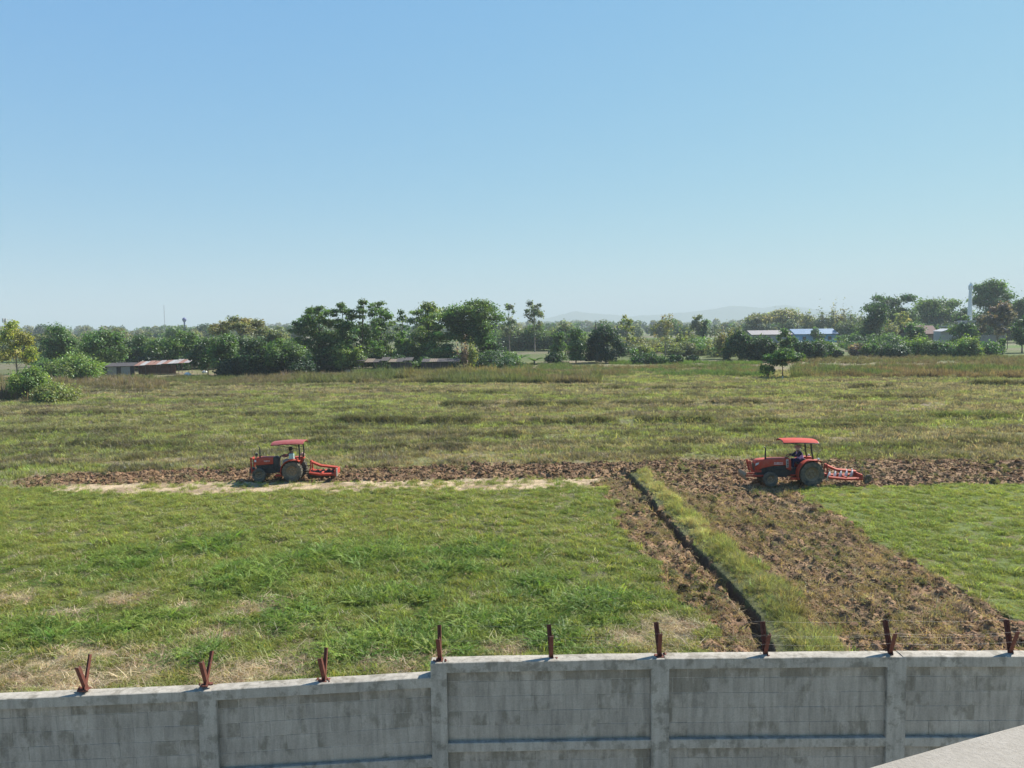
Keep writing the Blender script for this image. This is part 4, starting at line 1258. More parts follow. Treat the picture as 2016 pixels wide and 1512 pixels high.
# ---- rusty V brackets and wire
BR = [(167, 1357, 1, 'leaning rusty V bracket on the low wall, nearest the left edge', 66, 78), (405, 1347, 1, 'rusty V bracket above the post of the low wall', 66, 66), (638, 1339, 1, 'rusty bracket with its arms in line on the sloping low wall', 62, 62),
      (866, 1299, 0, 'rusty bracket on the stepped end of the taller wall', 46, 60), (1085, 1296, 0, 'rusty bracket midway along the first panel of the taller wall', 46, 58),
      (1298, 1291, 0, 'rusty bracket above the middle post of the taller wall', 46, 58), (1506, 1290, 0, 'rusty bracket in front of the lower end of the ditch', 46, 58),
      (1752, 1289, 0, 'rusty V bracket in front of the ploughed soil above a wall post', 52, 62), (1988, 1288, 0, 'rusty V bracket nearest the right edge of the view', 52, 62)]
TIPS = []
for k, (px, py, low, lab, l1, l2) in enumerate(BR):
    p = WP(px, py, WY + .10)
    root = empty('wall_bracket', (p.x, WY + .10, p.z - .004), random.uniform(-.12, .12), lab, 'bracket', 'rusty V brackets along the wall top')
    MB().box((-.05, -.06, -.004), (.05, .06, .008)).build('base_plate', M_RUST, root)
    tips = []
    for sgn, L in ((-1, .37), (1, .42)):
        L *= random.uniform(.95, 1.05)
        a = R(21 + random.uniform(-3, 3)) * sgn
        d = Vector((random.uniform(-.05, .05), math.sin(a), math.cos(a))).normalized()
        mb = MB()
        w, t = .052, .006
        sec = [(-w / 2, 0), (w / 2, 0), (w / 2, w * .9), (w / 2 - t, w * .9), (w / 2 - t, t), (-w / 2, t)]
        e = Vector((1, 0, 0)); f = d.cross(e).normalized() * -1
        rings = [[(d * s + e * q[0] + f * q[1] * sgn) for q in sec] for s in (0.0, L)]
        mb.loft(rings).build('arm', M_RUST, root)
        tips.append(Vector((p.x, WY + .10, p.z)) + d * L)
        tips.append(Vector((p.x, WY + .10, p.z)) + d * L * .55)
    lump = MB()
    for q in range(5):
        c = Vector((random.uniform(-.09, .09), random.uniform(-.05, .05), .004)); s = random.uniform(.008, .022)
        lump.box(c - Vector((s, s, .006)), c + Vector((s, s, s * .7)), (random.random(), random.random(), random.random()))
    o = lump.build('rust_flakes', M_RUST, root); o['kind'] = 'stuff'
    TIPS.append((low, tips))
WIRES = {(0, 0): 'thin wire strand on the near arm tips above the taller wall', (0, 1): 'thin wire strand halfway up the near arms above the taller wall',
         (0, 2): 'thin wire strand on the far arm tips above the taller wall', (0, 3): 'thin wire strand halfway up the far arms above the taller wall',
         (1, 0): 'thin wire strand on the near arm tips above the low wall', (1, 2): 'thin wire strand on the far arm tips above the low wall'}
for (low, k), lab in WIRES.items():
    pts = [t[k] for l, t in TIPS if l == low]
    if low == 0: pts.append(pts[-1] + Vector((1.6, 0, 0)))
    else: pts.insert(0, pts[0] + Vector((-1.6, 0, -.06)))
    P = []
    for a, b in zip(pts[:-1], pts[1:]):
        for t in np.linspace(0, 1, 9)[:-1]: P.append(a.lerp(b, t) - Vector((0, 0, .03 * 4 * t * (1 - t))))
    P.append(pts[-1])
    mb = MB(); mb.tube(P, .0006, 4)
    tag(mb.build('wire', M_WIRE), lab, 'wire', 'wire strands on the brackets')

# ---- unseen pale paving, added to bounce daylight onto the shaded wall face
def bounce_yard():
    m, nt, out = new_mat('bounce_paving')
    geo = nd(nt, 'ShaderNodeNewGeometry')
    n1 = noise_node(nt, 3.0, 5, .6, geo.outputs['Position'])
    r1 = ramp(nt, n1.outputs['Fac'], [(.3, (.36, .34, .31)), (.7, (.50, .48, .44))])
    d = nd(nt, 'ShaderNodeBsdfDiffuse'); nt.links.new(r1.outputs[0], d.inputs['Color']); nt.links.new(d.outputs[0], out.inputs[0])
    tag(MB().box((-16, -2.4, -.25), (22, WY - .02, .09)).build('bounce_yard', m), kind='structure')
bounce_yard()

# ---- pale ledge below the camera
def ledge():
    zl = 7.05
    edge = [(1560, 1560), (1640, 1530), (1697, 1512), (1755, 1495), (1812, 1479), (1850, 1468), (1895, 1455), (1967, 1436), (2016, 1423), (2120, 1396), (2300, 1350)]
    E = [G(a, b, zl) for a, b in edge]
    last = E[-1]
    poly = [(p.x, p.y) for p in E] + [(last.x + 1.5, last.y - .2), (last.x + 1.5, .9), (E[0].x, .9)]
    mb = MB()
    mb.prism(poly, zl - .22, zl, 'z')
    tag(mb.build('ledge', M_STUCCO, bevel=.015), 'pale rough plastered ledge corner right below the viewer', 'ledge')
ledge()

# ================================================================== TRACTORS
def rrect(cy, hw, z0, z1, rad, x, top_in=0.0):
    """rounded cross section in the y-z plane at x"""
    pts = []
    for (sy, sz, a0) in ((1, 0, -90), (1, 1, 0), (-1, 1, 90), (-1, 0, 180)):
        for k in range(4):
            a = R(a0 + 30 * k)
            h = hw - (top_in if sz else 0)
            cyy = cy + sy * (h - rad); cz = (z1 - rad) if sz else (z0 + rad * .4)
            rr_ = rad if sz else rad * .4
            pts.append(Vector((x, cyy + math.cos(a) * (rad if sz else rad * .4) + (0 if sz else sy * rad * .6), cz + math.sin(a) * rr_)))
    return pts

def wheel(parent, x, y, r, rim_r, width, lugs, out):
    """tyre (with lugs) and rim; out = -1 when the outer face looks to -y"""
    w = width / 2
    prof = [(rim_r, -w * .8), (rim_r + (r - rim_r) * .35, -w), (r * .93, -w * .96), (r * .955, -w * .7), (r * .96, 0), (r * .955, w * .7), (r * .93, w * .96), (rim_r + (r - rim_r) * .35, w), (rim_r, w * .8), (rim_r * .97, 0)]
    t = MB().lathe_y(prof, (0, 0, 0), 44)
    for k in range(lugs):
        for s in (-1, 1):
            a = 2 * math.pi * (k + (.5 if s > 0 else 0)) / lugs
            da = 2 * math.pi / lugs * .9
            th = 2 * math.pi / lugs * .26
            vs = []
            for (yy, aa) in ((0.0, a + da * .55), (s * w * .99, a)):
                for (rr_, dt) in ((r * .94, -th), (r * .94, th), (r, th * .7), (r, -th * .7)):
                    q = rr_ if abs(yy) < w * .5 else rr_ - r * .012
                    vs.append((math.cos(aa + dt) * q, yy, math.sin(aa + dt) * q))
            t.add(vs, [(0, 1, 2, 3), (7, 6, 5, 4), (0, 4, 5, 1), (1, 5, 6, 2), (2, 6, 7, 3), (3, 7, 4, 0)])
    wo_ = t.build('wheel', M_TYRE, parent, loc=(x, y, r - .03))
    o = out
    prof = [(0.0, o * w * .25), (rim_r * .28, o * w * .28), (rim_r * .32, o * w * .5), (rim_r * .36, o * w * .22), (rim_r * .72, o * w * .1), (rim_r * .86, o * w * .45), (rim_r * .99, o * w * .75), (rim_r * 1.0, o * w * .82), (rim_r * .93, o * w * .7)]
    rm = MB().lathe_y(prof, (0, 0, 0), 36, closed=False)
    prof2 = [(0.0, -o * w * .05), (rim_r * .7, -o * w * .05), (rim_r * .98, -o * w * .75)]
    rm.lathe_y(prof2, (0, 0, 0), 36, closed=False)
    rm.build('rim', M_RIM, wo_, True)
    nb = MB()
    for k in range(6):
        a = k * math.pi / 3
        nb.lathe_y([(0, o * w * .36), (.018, o * w * .36), (.018, o * w * .18)], (math.cos(a) * rim_r * .5, 0, math.sin(a) * rim_r * .5), 6, False)
    nb.build('wheel_nuts', M_STEEL, wo_)['kind'] = 'stuff'
    return wo_

def text(parent, body, size, loc, mat):
    cu = bpy.data.curves.new('lettering', 'FONT'); cu.body = body; cu.size = size; cu.extrude = .003
    cu.align_x = 'CENTER'; cu.materials.append(mat)
    o = bpy.data.objects.new('lettering', cu); COL.objects.link(o); o.parent = parent
    o.location = loc; o.rotation_euler = (R(90), 0, 0)
    return o

def tractor(pos, rz, label, P):
    root = empty('tractor', pos, rz, label, 'tractor', 'red tractors ploughing the field')
    wb, rr_, fr = P['wb'], P['rear_r'], P['front_r']
    ht, hb = P['hood_top'], P['hood_bot']
    xf = -wb - P['nose']; xr = -P['hood_end']
    # hood
    L = xr - xf
    rings = []
    for t, dz, hwf, bz in ((0, -.17, .80, .12), (.03, -.10, .88, .05), (.10, -.055, .95, .0), (.3, -.02, 1, .0), (.6, 0, 1.0, .03), (.85, .0, 1.0, .05), (1, -.008, .98, .06)):
        rings.append(rrect(0, P['hood_w'] * hwf, hb + bz - P.get('nose_drop', 0) * max(0, 1 - t * 2.6), ht + dz * P.get('slope', 1), .09, xf + L * t, .03))
    MB().loft(rings).build('hood', M_RED, root, True)
    # grille, lamps
    MB().box((xf - .012, -P['hood_w'] * .66, hb + .05 - P.get('nose_drop', 0)), (xf + .02, P['hood_w'] * .66, ht - .27)).build('grille', M_BLACK, root, bevel=.01)
    if P['kind'] == 'new':
        for s in (-1, 1):
            mb = MB(); y = s * (P['hood_w'] + .002)
            mb.prism([(xf + .01, ht - .37), (xf + .03, ht - .24), (xf + .20, ht - .20), (xf + .17, ht - .29)], y * .9, y * .955)
            mb.build('headlight', M_LAMP, root)
            MB().prism([(xf + .02, hb - .02), (xf + .01, ht - .39), (xf + .15, ht - .32), (xf + .13, hb + .1)], y * .93, y * .945 ).build('side_grille', M_BLACK, root)
        y = -(P['hood_w'] + .004)
        text(root, 'KUBOTA', .115, (xr - .40, y, ht - .27), M_WHITE)
        MB().box((xr - .64, y, ht - .315), (xr - .16, y + .006, ht - .30)).build('trim_stripe', M_WHITE, root)
        for s in (-1, 1):
            yy = s * (P['hood_w'] - .004)
            MB().prism([(xr - .01, ht - .05), (xr + .12, ht - .03), (xr + .15, ht - .45), (xr + .02, ht - .5)], yy, yy + s * .012).build('vent_panel', M_GREY, root)
            v = MB()
            for q in range(4): v.box((xr + .03 + q * .004, yy + s * .010, ht - .17 - q * .085), (xr + .12 + q * .004, yy + s * .018, ht - .12 - q * .085))
            v.build('vent_slot', M_BLACK, root)
    else:
        for s in (-1, 1):
            MB().box((xf + .02, s * P['hood_w'] * .9 - .012, ht - .28), (xf + .13, s * P['hood_w'] * .9 + .012, ht - .16)).build('headlight', M_LAMP, root, bevel=.01)
        y = -(P['hood_w'] + .004)
        text(root, 'KUBOTA', .085, (xr - .34, y, ht - .25), M_WHITE)
    # cowl, engine
    c = MB(); c.loft([rrect(0, P['hood_w'] * .97, hb - .1, ht - .005, .09, xr + .015, .03), rrect(0, P['hood_w'] * .98, hb - .2, ht + .02, .1, xr + .16, .03), rrect(0, P['hood_w'] * .8, hb - .25, ht - .08, .1, xr + .30, .03)])
    c.build('cowl', M_RED if P['kind'] == 'new' else M_DARK, root, True)
    eng = MB(); eng.box((xf + .12, -.24, fr * 1.05), (xr + .1, .24, hb + .03))
    for q in range(6): eng.box((xf + .35 + q * .13, -.29, hb - .22 + .03 * (q % 2)), (xf + .43 + q * .13, -.24, hb - .05))
    eng.tube([(xr - .5, -.27, hb - .12), (xr - .1, -.29, hb - .18), (xr + .1, -.27, hb - .3)], .03, 7)
    eng.lathe_y([(0, -.29), (.075, -.29), (.075, -.2)], (xf + .4, 0, hb - .25), 14, False)
    eng.build('engine', M_DARK, root, bevel=.012)
    g = MB(); g.box((xr + .05, -.2, rr_ * .72), (.28, .2, rr_ * 1.32)); g.box((-.2, -.55, rr_ * .78), (.2, .55, rr_ * 1.12))
    g.build('gearbox', M_DARK, root, bevel=.03)
    fa = MB(); fa.box((-wb - .09, -.55, fr - .1), (-wb + .09, .55, fr + .06)); fa.box((xf + .02, -.17, fr), (-wb + .3, .17, fr * 1.3))
    fa.build('front_axle', M_DARK if P['kind'] == 'old' else M_RED, root, bevel=.02)
    tw, tf = P['track_r'], P['track_f']
    for s in (-1, 1):
        wheel(root, -wb, s * tf, fr, fr * .52, P['front_w'], 16, s)
        wheel(root, 0, s * tw, rr_, rr_ * .55, P['rear_w'], 20, s)
    # fenders
    for s in (-1, 1):
        Rf = rr_ * 1.12; zc = rr_
        outer, inner = [], []
        arc = [(-wb * .0 + Rf * math.cos(R(a)), zc + Rf * math.sin(R(a))) for a in np.linspace(200, 100, 10)]
        flat = [(Rf * math.cos(R(88)), zc + Rf * .985), (Rf * .45, zc + Rf * .97), (Rf * .62, zc + Rf * .93), (Rf * .64, zc + Rf * .86)]
        path = arc + flat
        y0, y1 = s * (tw - P['rear_w'] * .62), s * (tw + P['rear_w'] * .5)
        mb = MB()
        rings = []
        for i, (a, b) in enumerate(path):
            rings.append([Vector((a, y0, b)), Vector((a, y1, b)), Vector((a * .965, y1, b - .03)), Vector((a * .965, y0, b - .03))])
        mb.loft(rings)
        side = path + [(Rf * .30, rr_ * 1.15), (-.1, rr_ * .9), (-Rf * .7, rr_ * .62)]
        mb.prism(side, y0 - s * .012, y0 + s * .004)
        mb.build('fender', M_RED, root)
        MB().box((Rf * .42, y1 - s * .16, zc + Rf * .985), (Rf * .54, y1 - s * .04, zc + Rf * .985 + .09)).build('tail_light', M_LAMP if P['kind'] == 'new' else M_RED2, root, bevel=.01)
    # floor, step, seat
    f = MB(); f.box((xr + .25, -tw + P['rear_w'] * .4, rr_ * .78), (-.25, tw - P['rear_w'] * .4, rr_ * .83))
    f.box((xr + .18, -tw - .02, rr_ * .48), (-rr_ * .85, -tw + .22, rr_ * .66)); f.box((xr + .18, tw - .22, rr_ * .48), (-rr_ * .85, tw + .02, rr_ * .66))
    f.build('footplate', M_RED if P['kind'] == 'new' else M_RED2, root, bevel=.01)
    sz = P['seat_z']
    qx = P['seat_x'] + .14; st = MB(); st.box((-.34 + qx, -.22, sz - .09), (.10 + qx, .22, sz)); st.box((.06 + qx, -.22, sz - .04), (.15 + qx, .22, sz + .20), (0, R(10), 0))
    st.box((-.2 + qx, -.15, rr_ * .8), (.06 + qx, .15, sz - .08))
    st.build('seat', M_BLACK, root, bevel=.03)
    # steering wheel
    sx, szz = P['steer']
    sw = MB(); n = 20; a = R(-28)
    ringp = []
    for k in range(n + 1):
        t = 2 * math.pi * k / n; u, v = .19 * math.cos(t), .19 * math.sin(t)
        ringp.append((sx + u * math.cos(a), v, szz - u * math.sin(a)))
    sw.tube(ringp, .014, 6, False)
    for t in (0, 2.1, 4.2): sw.tube([(sx, 0, szz - .02), (sx + .19 * math.cos(t) * math.cos(a), .19 * math.sin(t), szz - .19 * math.cos(t) * math.sin(a))], .011, 5)
    sw.tube([(sx, 0, szz - .02), (sx - .2, 0, szz - .42)], .022, 6)
    sw.build('steering_wheel', M_BLACK, root)
    lv = MB()
    for (a0, b0, c0) in ((-.45, .28, .3), (-.38, -.28, .25), (.05, -.3, .28)):
        lv.tube([(a0, b0, rr_ * .85), (a0 - .05, b0, rr_ * .85 + c0 + .3)], .011, 5); lv.lathe_z([(0, 0), (.024, .0), (.024, .04), (0, .05)], (a0 - .05, b0, rr_ * .85 + c0 + .28), 8)
    lv.build('lever', M_BLACK, root)['kind'] = 'stuff'
    # exhaust
    ex = P['exhaust']
    MB().tube([(ex[0], -.2, ht - .25), (ex[0], -.2, ht + .22), (ex[0], -.2, ex[1] - .1), (ex[0] - .02, -.2, ex[1] - .03), (ex[0] - .10, -.2, ex[1])], [.045, .045, .032, .03, .028], 10).build('exhaust', M_BLACK, root, True)
    if P['kind'] == 'old':
        MB().lathe_z([(0, .0), (.02, 0), (.02, .16), (.075, .17), (.085, .22), (.08, .29), (.03, .325), (0, .33)], (xf + .10, -.05, ht - .12), 14).build('air_cleaner', M_BLACK, root, True)
    # canopy on its roll bar
    cx0, cx1, cz = P['canopy']
    rgs = []
    n = 9
    for k in range(n + 1):
        t = k / n; x = cx0 + (cx1 - cx0) * t
        z = cz + P['can_rise'] * math.sin(math.pi * min(t * .8 + .08, 1)) + P['can_tilt'] * t
        hw = P['can_w'] * (.86 + .14 * math.sin(math.pi * t) ** .5)
        ring = []
        for q in range(9):
            u = -1 + 2 * q / 8; ring.append(Vector((x, u * hw, z + .12 * (1 - u ** 4))))
        for q in range(8, -1, -1):
            u = -1 + 2 * q / 8; ring.append(Vector((x, u * hw, z + .12 * (1 - u ** 4) - .05)))
        rgs.append(ring)
    can = MB().loft(rgs).build('canopy', M_CANOPY if P['kind'] == 'old' else M_CANOPY_NEW, root, True)
    rim = MB()
    for s in (-1, 1):
        rim.tube([(r_[0 if s < 0 else 8] + Vector((0, 0, -.035))) for r_ in rgs], .022, 6)
    rim.tube([v + Vector((0, 0, -.03)) for v in rgs[-1][:9]], .024, 6); rim.tube([v + Vector((0, 0, -.03)) for v in rgs[0][:9]], .02, 6)
    rim.build('canopy_rim', M_BLACK if P['kind'] == 'new' else M_CANOPY, can)
    bx, bx2 = P['bar']
    zt_ = cz + P['can_tilt'] * .7 + .01
    for s in (-1, 1):
        MB().tube([(bx2, s * .45, rr_ * 1.1), (bx2 - .01, s * .45, rr_ * 1.6), (bx + .05, s * .44, (rr_ * 1.6 + zt_) / 2 + .1), (bx, s * .42, zt_)], .042, 8).build('roll_bar', M_BLACK, root)
        MB().tube([(bx + .02, s * .42, zt_ - .30), (cx0 + .28, s * .42, cz - .01)], .018, 6).build('canopy_brace', M_BLACK, root)
    MB().tube([(bx + .01, -.45, zt_ - .04), (bx + .01, .45, zt_ - .04)], .04, 8).build('cross_bar', M_BLACK, root)
    # front guard
    gx = xf - P['guard']
    gd = MB()
    for s in (-1, 1):
        if P['kind'] == 'new':
            gd.box((gx - .05, s * .26 - .03, hb - .30), (gx + .05, s * .26 + .03, ht - .10), (0, R(-14), 0))
            gd.box((gx + .02, s * .26 - .025, hb - .30), (xf + .35, s * .26 + .025, hb - .20))
        else:
            gd.box((gx - .04, s * .24 - .03, fr * 1.05), (gx + .04, s * .24 + .03, ht - .03), (0, R(-3), 0))
            gd.box((gx, s * .24 - .025, hb - .35), (xf + .4, s * .24 + .025, hb - .25))
    gd.box((gx - .03, -.27, ht - (.25 if P['kind'] == 'new' else .14)), (gx + .04, .27, ht - (.18 if P['kind'] == 'new' else .06)))
    gd.build('front_guard', M_RED2, root, bevel=.008)
    if P['kind'] == 'new':
        bl = MB(); prof = [(gx - .30, .30), (gx - .40, .42), (gx - .42, .58), (gx - .34, .72), (gx - .31, .71), (gx - .385, .58), (gx - .365, .43), (gx - .27, .31)]
        bl.prism(prof, -.62, .62)
        bl.build('dozer_blade', M_RIM, root)
        ar = MB()
        for s in (-1, 1): ar.box((gx - .36, s * .3 - .03, .46), (xf + .5, s * .3 + .03, .54))
        ar.build('blade_arm', M_RED2, root)
    else:
        wt = MB()
        for q in range(6): wt.box((gx - .12, -.26 + q * .09, .42), (gx + .08, -.19 + q * .09, .68))
        wt.build('front_weight', M_DARK, root, bevel=.015)['kind'] = 'stuff'
    # links to the plough
    lk = MB()
    for s in (-1, 1): lk.tube([(.18, s * .3, rr_ * .75), (rr_ + .28, s * .36, rr_ * .66)], .032, 6)
    lk.tube([(.2, 0, rr_ * 1.2), (rr_ + .28, 0, rr_ * 1.35)], .028, 6)
    lk.build('lift_link', M_BLACK, root)
    return root

def plough(pos, rz, label, x0, L, n, bright, zoff, wheel_back):
    root = empty('disc_plough', pos, rz, label, 'plough', 'disc ploughs behind the tractors')
    ma = MB()
    for s in (-1, 1):
        ma.box((x0 - .04, s * .34 - .03, .40 + zoff), (x0 + .05, s * .34 + .03, .62 + zoff)); ma.box((x0 - .02, s * .2 - .03, .5 + zoff), (x0 + .05, s * .2 + .03, 1.08 + zoff), (s * .25, R(4), 0))
    ma.box((x0 - .04, -.1, .98 + zoff), (x0 + .06, .1, 1.10 + zoff))
    ma.box((x0 - .03, -.40, .46 + zoff), (x0 + .05, .40, .58 + zoff))
    ma.build('mast', M_RED2, root, bevel=.008)
    bm_ = MB()
    bm_.tube([(x0, -.05, 1.03 + zoff), (x0 + .52, .0, .80 + zoff), (x0 + .60, .0, .78 + zoff), (x0 + L, .25, .62 + zoff)], .085, 4)
    bm_.build('top_beam', M_RED2, root)
    sd = MB()
    for (ya, yb) in ((-.62, -.50), (.42, .62)):
        sd.tube([(x0, ya * .7, .46 + zoff), (x0 + L * .45, ya, .40 + zoff), (x0 + L, yb, .38 + zoff)], .08, 4)
    sd.build('side_beam', M_RED2, root)['kind'] = 'stuff'
    cr = MB()
    cr.box((x0 + L - .05, -.56, .30 + zoff), (x0 + L + .03, .66, .60 + zoff))
    cr.build('end_plate', M_RED2, root, bevel=.01)
    MB().box((x0 + L * .5 - .04, -.62, .42 + zoff), (x0 + L * .5 + .04, .5, .50 + zoff)).build('cross_bar', M_RED2, root, bevel=.01)
    for i in range(n):
        t = (i + .6) / n; x = x0 + L * t - .06; y = -.34 + .5 * t
        r0 = .27; prof = [(.02, 0), (.10, .012), (.18, .035), (.25, .07), (r0, .085), (r0, .092), (.25, .08), (.17, .047), (.02, .012)]
        d = MB().lathe_y(prof, (0, 0, 0), 22)
        d.tube([(0, .03, 0), (.10, .16, .12), (.06, .14, .30)], .03, 6)
        o = d.build('disc', M_LAMP if bright else M_DARK, root, True)
        o.location = (x, y, (.42 if bright else .28) + zoff * .5); o.rotation_euler = (R(14), 0, R(52))
    if wheel_back:
        ww = MB().lathe_y([(.06, -.03), (.22, -.05), (.25, -.03), (.25, .03), (.22, .05), (.06, .03)], (0, 0, 0), 22)
        for k in range(10):
            a = k * .628; ww.box((math.cos(a) * .24 - .02, -.05, math.sin(a) * .24 - .02), (math.cos(a) * .24 + .02, .05, math.sin(a) * .24 + .02))
        o = ww.build('furrow_wheel', M_TYRE, root); o.location = (x0 + L + .38, -.30, .24); o.rotation_euler = (R(12), 0, R(20))
        MB().tube([(x0 + L, -.25, .5 + zoff), (x0 + L + .18, -.25, .52), (x0 + L + .36, -.27, .26)], .025, 6).build('wheel_arm', M_BLACK, root)
        MB().tube([(x0 + L + .12, -.25, .45), (x0 + L + .12, -.25, .95)], .014, 6).build('adjuster_rod', M_STEEL, root)
    else:
        MB().box((x0 + L + .03, -.60, .20), (x0 + L + .09, -.52, .72)).build('end_fin', M_RED2, root, bevel=.01)
        MB().box((x0 + L + .09, -.64, .24), (x0 + L + .13, -.42, .70)).build('fin_plate', M_STEEL, root)
    return root

# ---- people: one skinned body, clothes as children
def skin_obj(name, joints, edges, mat, parent, roots=(0,), sub=2):
    keys = list(joints); idx = {k: i for i, k in enumerate(keys)}
    me = bpy.data.meshes.new(name)
    me.from_pydata([joints[k][:3] for k in keys], [(idx[a], idx[b]) for a, b in edges], [])
    o = link_mesh(name, me, mat, parent)
    o.modifiers.new('skin', 'SKIN').use_smooth_shade = True
    for k in keys:
        sv = me.skin_vertices[0].data[idx[k]]; q = joints[k][3]
        sv.radius = q if hasattr(q, '__len__') else (q, q)
    for rt in roots: me.skin_vertices[0].data[idx[rt] if isinstance(rt, str) else rt].use_root = True
    ss = o.modifiers.new('smooth', 'SUBSURF'); ss.levels = ss.render_levels = sub
    return o

def driver(pos, label, steer, mats, hat, lean=.0, vest=None):
    """seated figure facing -x, hips at pos"""
    root = empty('person', pos, 0, label, 'person')
    sx, sz_ = steer[0] - pos[0], steer[1] - pos[2]
    J = {'pelvis': (0, 0, .02, .14), 'waist': (-.02 - lean * .3, 0, .2, .125), 'chest': (-.05 - lean, 0, .40, (.16, .12)), 'neck': (-.08 - lean * 1.2, 0, .56, .055), 'jaw': (-.115 - lean * 1.3, 0, .62, .07), 'head': (-.10 - lean * 1.3, 0, .70, .092), 'crown': (-.09 - lean * 1.3, 0, .77, .075), 'nose': (-.205 - lean * 1.3, 0, .675, .018)}
    E = [('pelvis', 'waist'), ('waist', 'chest'), ('chest', 'neck'), ('neck', 'jaw'), ('jaw', 'head'), ('head', 'crown'), ('head', 'nose')]
    S, SE, T, TE = {}, [], {}, []
    roots = ['pelvis']
    for sgn, n in ((-1, 'a'), (1, 'b')):
        sh = (-.06 - lean, sgn * .19, .47); wr = (sx + .10, sgn * .17, sz_ + .04)
        el = ((sh[0] + wr[0]) / 2 + .03, sgn * .25, (sh[2] + wr[2]) / 2 - .10)
        J['sh' + n] = (*sh, .062); J['el' + n] = (*el, .046); J['wr' + n] = (*wr, .030); J['pa' + n] = (wr[0] - .06, wr[1], wr[2] + .0, .032)
        E += [('chest', 'sh' + n), ('sh' + n, 'el' + n), ('el' + n, 'wr' + n), ('wr' + n, 'pa' + n)]
        J['hip' + n] = (-.04, sgn * .10, .0, .092); J['kn' + n] = (-.44, sgn * .17, .05, .068); J['an' + n] = (-.48, sgn * .17, -.36, .042); J['to' + n] = (-.66, sgn * .18, -.40, .034)
        E += [('pelvis', 'hip' + n), ('hip' + n, 'kn' + n), ('kn' + n, 'an' + n), ('an' + n, 'to' + n)]
        for f, (dy, ln) in enumerate(((-.027, .075), (-.009, .085), (.009, .08), (.026, .062), (-.045, .05))):   # fingers curled round the wheel
            b = (wr[0] - .075 if f < 4 else wr[0] - .04, wr[1] + dy * (1 if f < 4 else sgn * -1), wr[2])
            J[f'f{n}{f}0'] = (*b, .009); J[f'f{n}{f}1'] = (b[0] - ln * .6, b[1], b[2] - .012, .0085); J[f'f{n}{f}2'] = (b[0] - ln * .7, b[1], b[2] - .045, .0075)
            E += [(f'f{n}{f}0', f'f{n}{f}1'), (f'f{n}{f}1', f'f{n}{f}2')]
            roots.append(f'f{n}{f}0')
    skin_obj('body', J, E, M_SKIN, root, roots)
    def grown(keys, d): return {k: (*J[k][:3], tuple(v + d for v in J[k][3]) if hasattr(J[k][3], '__len__') else J[k][3] + d) for k in keys}
    keys = ['pelvis', 'waist', 'chest', 'sha', 'ela', 'wra', 'shb', 'elb', 'wrb']
    skin_obj('shirt', grown(keys, .022), [('pelvis', 'waist'), ('waist', 'chest'), ('chest', 'sha'), ('sha', 'ela'), ('ela', 'wra'), ('chest', 'shb'), ('shb', 'elb'), ('elb', 'wrb')], mats[0], root)
    keys = ['pelvis', 'hipa', 'kna', 'ana', 'hipb', 'knb', 'anb']
    skin_obj('trousers', grown(keys, .022), [('pelvis', 'hipa'), ('hipa', 'kna'), ('kna', 'ana'), ('pelvis', 'hipb'), ('hipb', 'knb'), ('knb', 'anb')], mats[1], root)
    if vest is not None:
        J['bka'] = (*J['sha'][:3], .06); J['bkb'] = (*J['shb'][:3], .06)
        skin_obj('vest', grown(['pelvis', 'waist', 'chest', 'bka', 'bkb'], .055), [('pelvis', 'waist'), ('waist', 'chest'), ('chest', 'bka'), ('chest', 'bkb')], vest, root)
    for n in 'ab':
        a, t = Vector(J['an' + n][:3]), Vector(J['to' + n][:3])
        MB().tube([a + Vector((.06, 0, -.05)), a + Vector((-.05, 0, -.045)), t], [.045, .05, .035], 8).build('shoe', M_BLACK, root, True)
    h = Vector(J['head'][:3])
    for s in (-1, 1):
        MB().lathe_z([(0, -.008), (.008, 0), (0, .008)], (h.x - .088, s * .035, h.z + .005), 6).build('eye', M_BLACK, root)
    MB().tube([(h.x - .094, -.025, h.z - .075), (h.x - .100, 0, h.z - .077), (h.x - .094, .025, h.z - .075)], .006, 5).build('mouth', M_REDCLOTH, root)
    for s in (-1, 1): MB().tube([(h.x + .0, s * .09, h.z - .03), (h.x + .015, s * .10, h.z), (h.x + .01, s * .092, h.z + .03)], [.008, .014, .008], 6).build('ear', M_SKIN, root)
    hb = MB()
    if hat == 'wrap':
        hb.lathe_z([(.11, -.10), (.115, -.02), (.118, .04), (.10, .10), (.05, .135), (0, .14)], (h.x + .012, 0, h.z + .0), 16)
        o = hb.build('head_wrap', M_PINK, root, True)
        br = MB(); br.lathe_z([(.115, .05), (.20, .02), (.205, .012), (.115, .035)], (h.x, 0, h.z + .015), 18); br.build('hat_brim', M_PINK, o, True)
    else:
        hb.lathe_z([(.085, -.09), (.112, -.02), (.115, .04), (.10, .085), (.05, .12), (0, .125)], (h.x + .018, 0, h.z), 14)
        hb.build('hair', M_HAIR, root, True)
    return root

def ground_z(x, y): return float(terrain(np.array([x]), np.array([y]), np.array([5]))[0])

